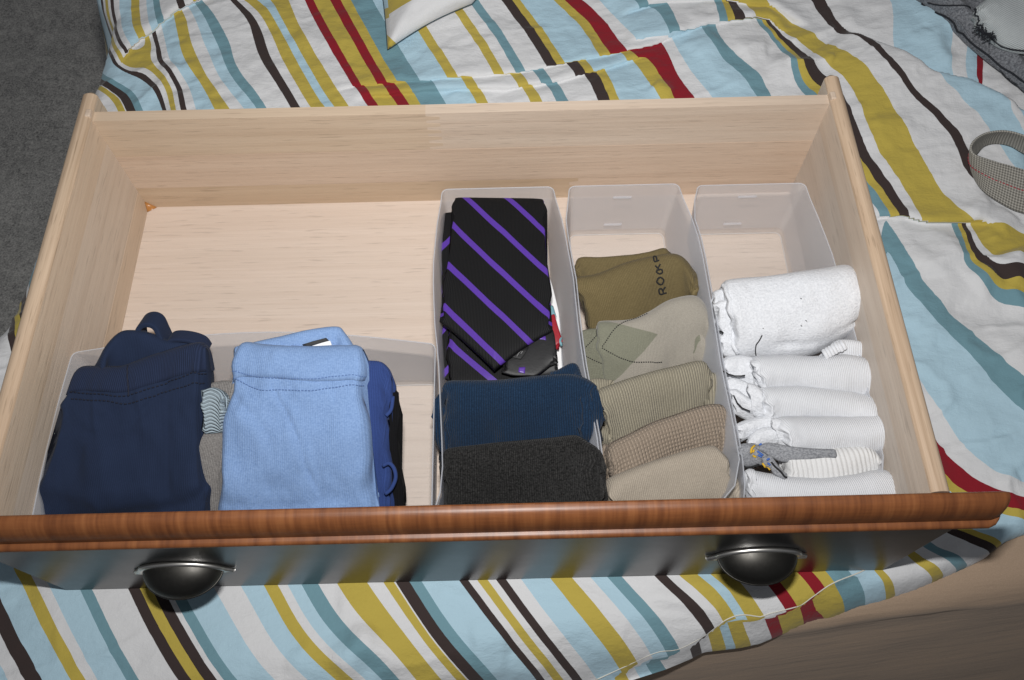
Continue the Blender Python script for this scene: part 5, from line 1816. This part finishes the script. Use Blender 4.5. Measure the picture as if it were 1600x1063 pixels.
W6 = Slab([(1166, 745), (1174, 737), (1200, 742), (1240, 749), (1290, 752), (1340, 746), (1370, 739), (1390, 739), (1403, 749), (1409, 769)], [(1172, 830), (1185, 835), (1210, 835), (1250, 835), (1300, 834), (1345, 832), (1375, 828), (1395, 820), (1405, 802), (1409, 782)], (.084, .086, .087, .088, .082), .04, .036, p=2.2, n=80, m=50, seed=79, big=.0022, amp=.0010, end=(.04, .12), endt=(.25, .15))
o = W6.build('folded_socks', M_WRIB)
tag(o, 'bright white folded socks, nearest the drawer front in the right bin', 'socks', GW)
cuff(o, [([(1165, 742), (1172, 736), (1182, 738)], [(1170, 800), (1178, 804), (1186, 804)], .088, .05, .022)], M_WRIB, .0010)

# ================================================================== things lying on the bed
# pillow corner
M_PIL = None
t = NT('pillow_print')
ob = t.n('ShaderNodeTexCoord').outputs['Object']
uv = t.n('ShaderNodeUVMap', uv_map='UVMap').outputs[0]
sep = t.n('ShaderNodeSeparateXYZ')
t.l(uv, sep.inputs[0])
bb = t.math('ADD', sep.outputs[1], t.math('MULTIPLY', sep.outputs[0], .20))
c1 = t.ramp(bb, [(0.0, CW['L']), (.40, CW['Y']), (.775, CW['W'])], 'CONSTANT')
c2 = t.ramp(sep.outputs[1], [(0.0, CW['L']), (.72, CW['Y']), (.79, CW['W'])], 'CONSTANT')
col = t.mix(t.math('LESS_THAN', sep.outputs[0], .035), c1, c2)
tip = t.math('LESS_THAN', t.math('ADD', t.math('MULTIPLY', sep.outputs[0], 1.0), t.math('SUBTRACT', 1.0, sep.outputs[1])), .10)
col = t.mix(tip, col, CW['Y'])
nz = t.noise(ob, 60, 3, .6)
M_PIL = t.done(col, .9, t.bump(nz, .3, .004), Sheen_Weight=.15, Specular_IOR_Level=.15)
pz = [surf(a, b)[2] for a, b in ((600, 40), (610, 70), (660, 55), (720, 20))]
PT = [(585, -60), (640, -60), (700, -60), (760, -60)]
g = 26
V = []
uvp = []
for top_ in (1, 0):
    for i in range(g):
        for j in range(g):
            a, b = i / (g - 1), j / (g - 1)
            tl_, tr_, br_, bl_ = np.array((560, -150)), np.array((860, -130)), np.array((737, 6)), np.array((606, 77))
            p_ = (1 - a) * (1 - b) * tl_ + a * (1 - b) * tr_ + a * b * br_ + (1 - a) * b * bl_
            # concave sides between the corners
            p_ = p_ + np.array((10 * math.sin(PI * b) * (1 - a), -6 * math.sin(PI * a) * b + 0))
            e_ = min(a, 1 - a, b, 1 - b)
            hgt = .004 + .030 * (1 - (1 - min(1, e_ / .5)) ** 2) ** .8
            base = surf(p_[0], p_[1])[2] if b > .45 else pz[0] + (.45 - b) * .02
            z_ = base + .006 + (hgt if top_ else -.002)
            V.append(at(p_[0], p_[1], z_))
            uvp.append((a, b))
F = []
for k in range(2):
    for i in range(g - 1):
        for j in range(g - 1):
            q = [k * g * g + i * g + j, k * g * g + (i + 1) * g + j, k * g * g + (i + 1) * g + j + 1, k * g * g + i * g + j + 1]
            F.append(q[::-1] if k == 0 else q)
bd = [i * g for i in range(g)] + [(g - 1) * g + j for j in range(1, g)] + [i * g + g - 1 for i in range(g - 2, -1, -1)] + [j for j in range(g - 2, 0, -1)]
for a, b in zip(bd, bd[1:] + bd[:1]):
    F.append((a, b, g * g + b, g * g + a))
pil = mesh('pillow', V, F, M_PIL, None, np.array(uvp))
tag(pil, 'corner of a white striped pillow lying on the comforter behind the drawer', 'pillow')
M_PIPET = plain('teal_piping', (.06, .10, .12), .8)
bdp = [np.array(V[k]) * .5 + np.array(V[g * g + k]) * .5 for k in bd]
tube('piping', bdp + [bdp[0]], .0013, M_PIPET, pil, 6, False)

# grey fleece garment, top right
M_FLEECE = knit('grey_fleece', (.24, .25, .27), (.095, .10, .112), None, heather=1.3, hscale=420, bumpd=.0012, fuzz=.3)
M_EDGE = plain('black_edging', (.012, .014, .020), .8)
GT = [(1360, -60), (1440, -70), (1520, -80), (1600, -80), (1690, -70)]
GBm = [(1440, 3), (1486, 40), (1522, 72), (1552, 98), (1580, 118), (1610, 145), (1700, 210)]
zs = lambda pts, l: [surf(a, b)[2] + l for a, b in pts]
gz = np.mean(zs([(1486, 40), (1552, 98)], 0))
def wr_g(S, q):
    return .006 * np.sin(q * 17 + 2.5 * np.sin(S * 6)) + .004 * np.sin(S * 23 + q * 4)
G1 = Slab(GT, GBm, gz + .02, (gz + .004, gz + .010, gz + .012, gz + .010), .034, p=3, n=80, m=60, seed=80, amp=.0030, freq=22, wr=wr_g)
gar = G1.build('fleece_garment', M_FLEECE)
tag(gar, 'crumpled heather grey fleece garment with black edging in the far right corner', 'garment')
tube('edging', G1.on([(1440, 5), (1486, 39), (1520, 68), (1552, 93), (1585, 117), (1620, 145)], .001, 40), .0012, M_EDGE, gar, 6, False)
tube('edging', G1.on([(1450, 4), (1482, 8), (1510, 10), (1530, 14)], .001, 30), .0009, M_EDGE, gar, 6, False)
M_WKNIT = knit('white_wool_knit', (.62, .66, .67), (.48, .52, .53), 'U', .0030, heather=.3, bumpd=.0010, fuzz=.3, dark=.2)
def wr_k(S, q):
    return .004 * np.sin((S * .8 + q) * 26) * np.clip((S - .45) / .2, 0, 1) * np.clip((.55 - q) / .2, 0, 1)
K1 = Slab([(1521, 16), (1530, 8), (1548, -2), (1575, -14), (1610, -30), (1680, -50)], [(1529, 44), (1545, 56), (1560, 70), (1580, 78), (1620, 84), (1690, 88)], (gz + .045, gz + .055), (gz + .035, gz + .035), .030, p=2.5, n=60, m=50, seed=82, amp=.0012, wr=wr_k, bulge=.004)
kn = K1.build('knit_slipper', M_WKNIT)
tag(kn, 'white ribbed knit slipper with a black yarn tassel on the grey garment', 'slipper')
tube('edging', K1.on([(1521, 14), (1521, 24), (1526, 40), (1535, 48), (1550, 62), (1566, 74), (1585, 78), (1610, 80)], .0006, 40), .0011, M_EDGE, kn, 6, False)
ln = []
c0 = np.array(at(1537, 52, gz + .050))
rr_ = np.random.default_rng(3)
for k in range(70):
    a = rr_.uniform(0, 2 * PI)
    L_ = rr_.uniform(.004, .0115)
    off = np.array([math.cos(a), math.sin(a) * .9, rr_.uniform(-.2, .5)]) * L_
    o_ = c0 + np.array([(k % 3) * .005 - .004, -(k % 3) * .006 + .004, 0])
    ln.append(resample(np.array([o_, o_ + off * .5 + np.array([0, 0, .002]), o_ + off]), 6))
multi_tube('tassel', ln, .0006, M_EDGE, kn, 5)

# webbing strap loop
t = NT('grey_webbing')
uv = t.n('ShaderNodeUVMap', uv_map='UVMap').outputs[0]
sep = t.n('ShaderNodeSeparateXYZ')
t.l(uv, sep.inputs[0])
u_ = t.math('MULTIPLY', sep.outputs[0], 2 * PI / .0062)
v_ = t.math('MULTIPLY', sep.outputs[1], 2 * PI / .0056)
wv = t.math('MULTIPLY', t.math('SINE', t.math('ADD', u_, v_)), t.math('SINE', t.math('SUBTRACT', u_, v_)))
wv = t.math('ADD', t.math('MULTIPLY', wv, .5), .5)
col = t.mix(wv, (.10, .095, .085), (.48, .46, .41))
M_WEB = t.done(col, .85, t.bump(wv, 1.0, .0012))
M_REDT = plain('red_stitch', (.42, .03, .05), .7)
zb_ = surf(1516, 275)[2]
zb2 = surf(1560, 240)[2]
near_t = [(1700, 292), (1640, 277), (1600, 265), (1576, 258), (1560, 254), (1544, 249), (1528, 244), (1519, 238)]
near_b = [(1700, 366), (1640, 348), (1600, 334), (1582, 328), (1560, 316), (1539, 302), (1526, 286), (1519, 266)]
far_t = [(1517, 229), (1524, 218), (1539, 209), (1560, 205), (1579, 206), (1600, 212), (1640, 226), (1700, 250)]
far_b = [(1520, 250), (1528, 238), (1538, 228), (1555, 224), (1578, 228), (1600, 240), (1640, 256), (1700, 282)]
top_ = resample(np.array([at(a, b, zb_ + .034) for a, b in near_t] + [at(a, b, zb_ + .034) for a, b in far_t]), 120)
bot_ = resample(np.array([at(a, b, zb_ + .001) for a, b in near_b] + [at(a, b, zb2 + .004) for a, b in far_b]), 120)
T = np.gradient(top_, axis=0)
T /= np.linalg.norm(T, axis=1)[:, None]
Dn = bot_ - top_
Nn = np.cross(T, Dn)
Nn /= np.linalg.norm(Nn, axis=1)[:, None]
ctr_ = (top_[0] + top_[-1]) / 2
Nn *= np.sign(((top_[60] - ctr_) * Nn[60]).sum())
L_ = np.concatenate([[0], np.cumsum(np.linalg.norm(np.diff(top_, axis=0), axis=1))])
nr = 14
prof = [(.0012, k / (nr - 1)) for k in range(nr)] + [(-.0012, 1 - k / (nr - 1)) for k in range(nr)]
V, uvs = [], []
for i in range(len(top_)):
    for (o_, f_) in prof:
        V.append(top_[i] + Dn[i] * f_ + Nn[i] * (o_ + .002 * math.sin(PI * f_)))
        uvs.append((L_[i], f_ * .044))
m_ = len(prof)
F = [(i * m_ + j, (i + 1) * m_ + j, (i + 1) * m_ + (j + 1) % m_, i * m_ + (j + 1) % m_) for i in range(len(top_) - 1) for j in range(m_)]
st_ = mesh('webbing_strap', V, F, M_WEB, None, np.array(uvs))
tag(st_, 'grey woven webbing strap loop with red stitching at the right edge', 'strap')
ml = np.array([top_[i] + Dn[i] * .48 + Nn[i] * .0036 for i in range(0, 62)])
multi_tube('stitching', dashes(ml, .0026, .0018), .0006, M_REDT, st_)
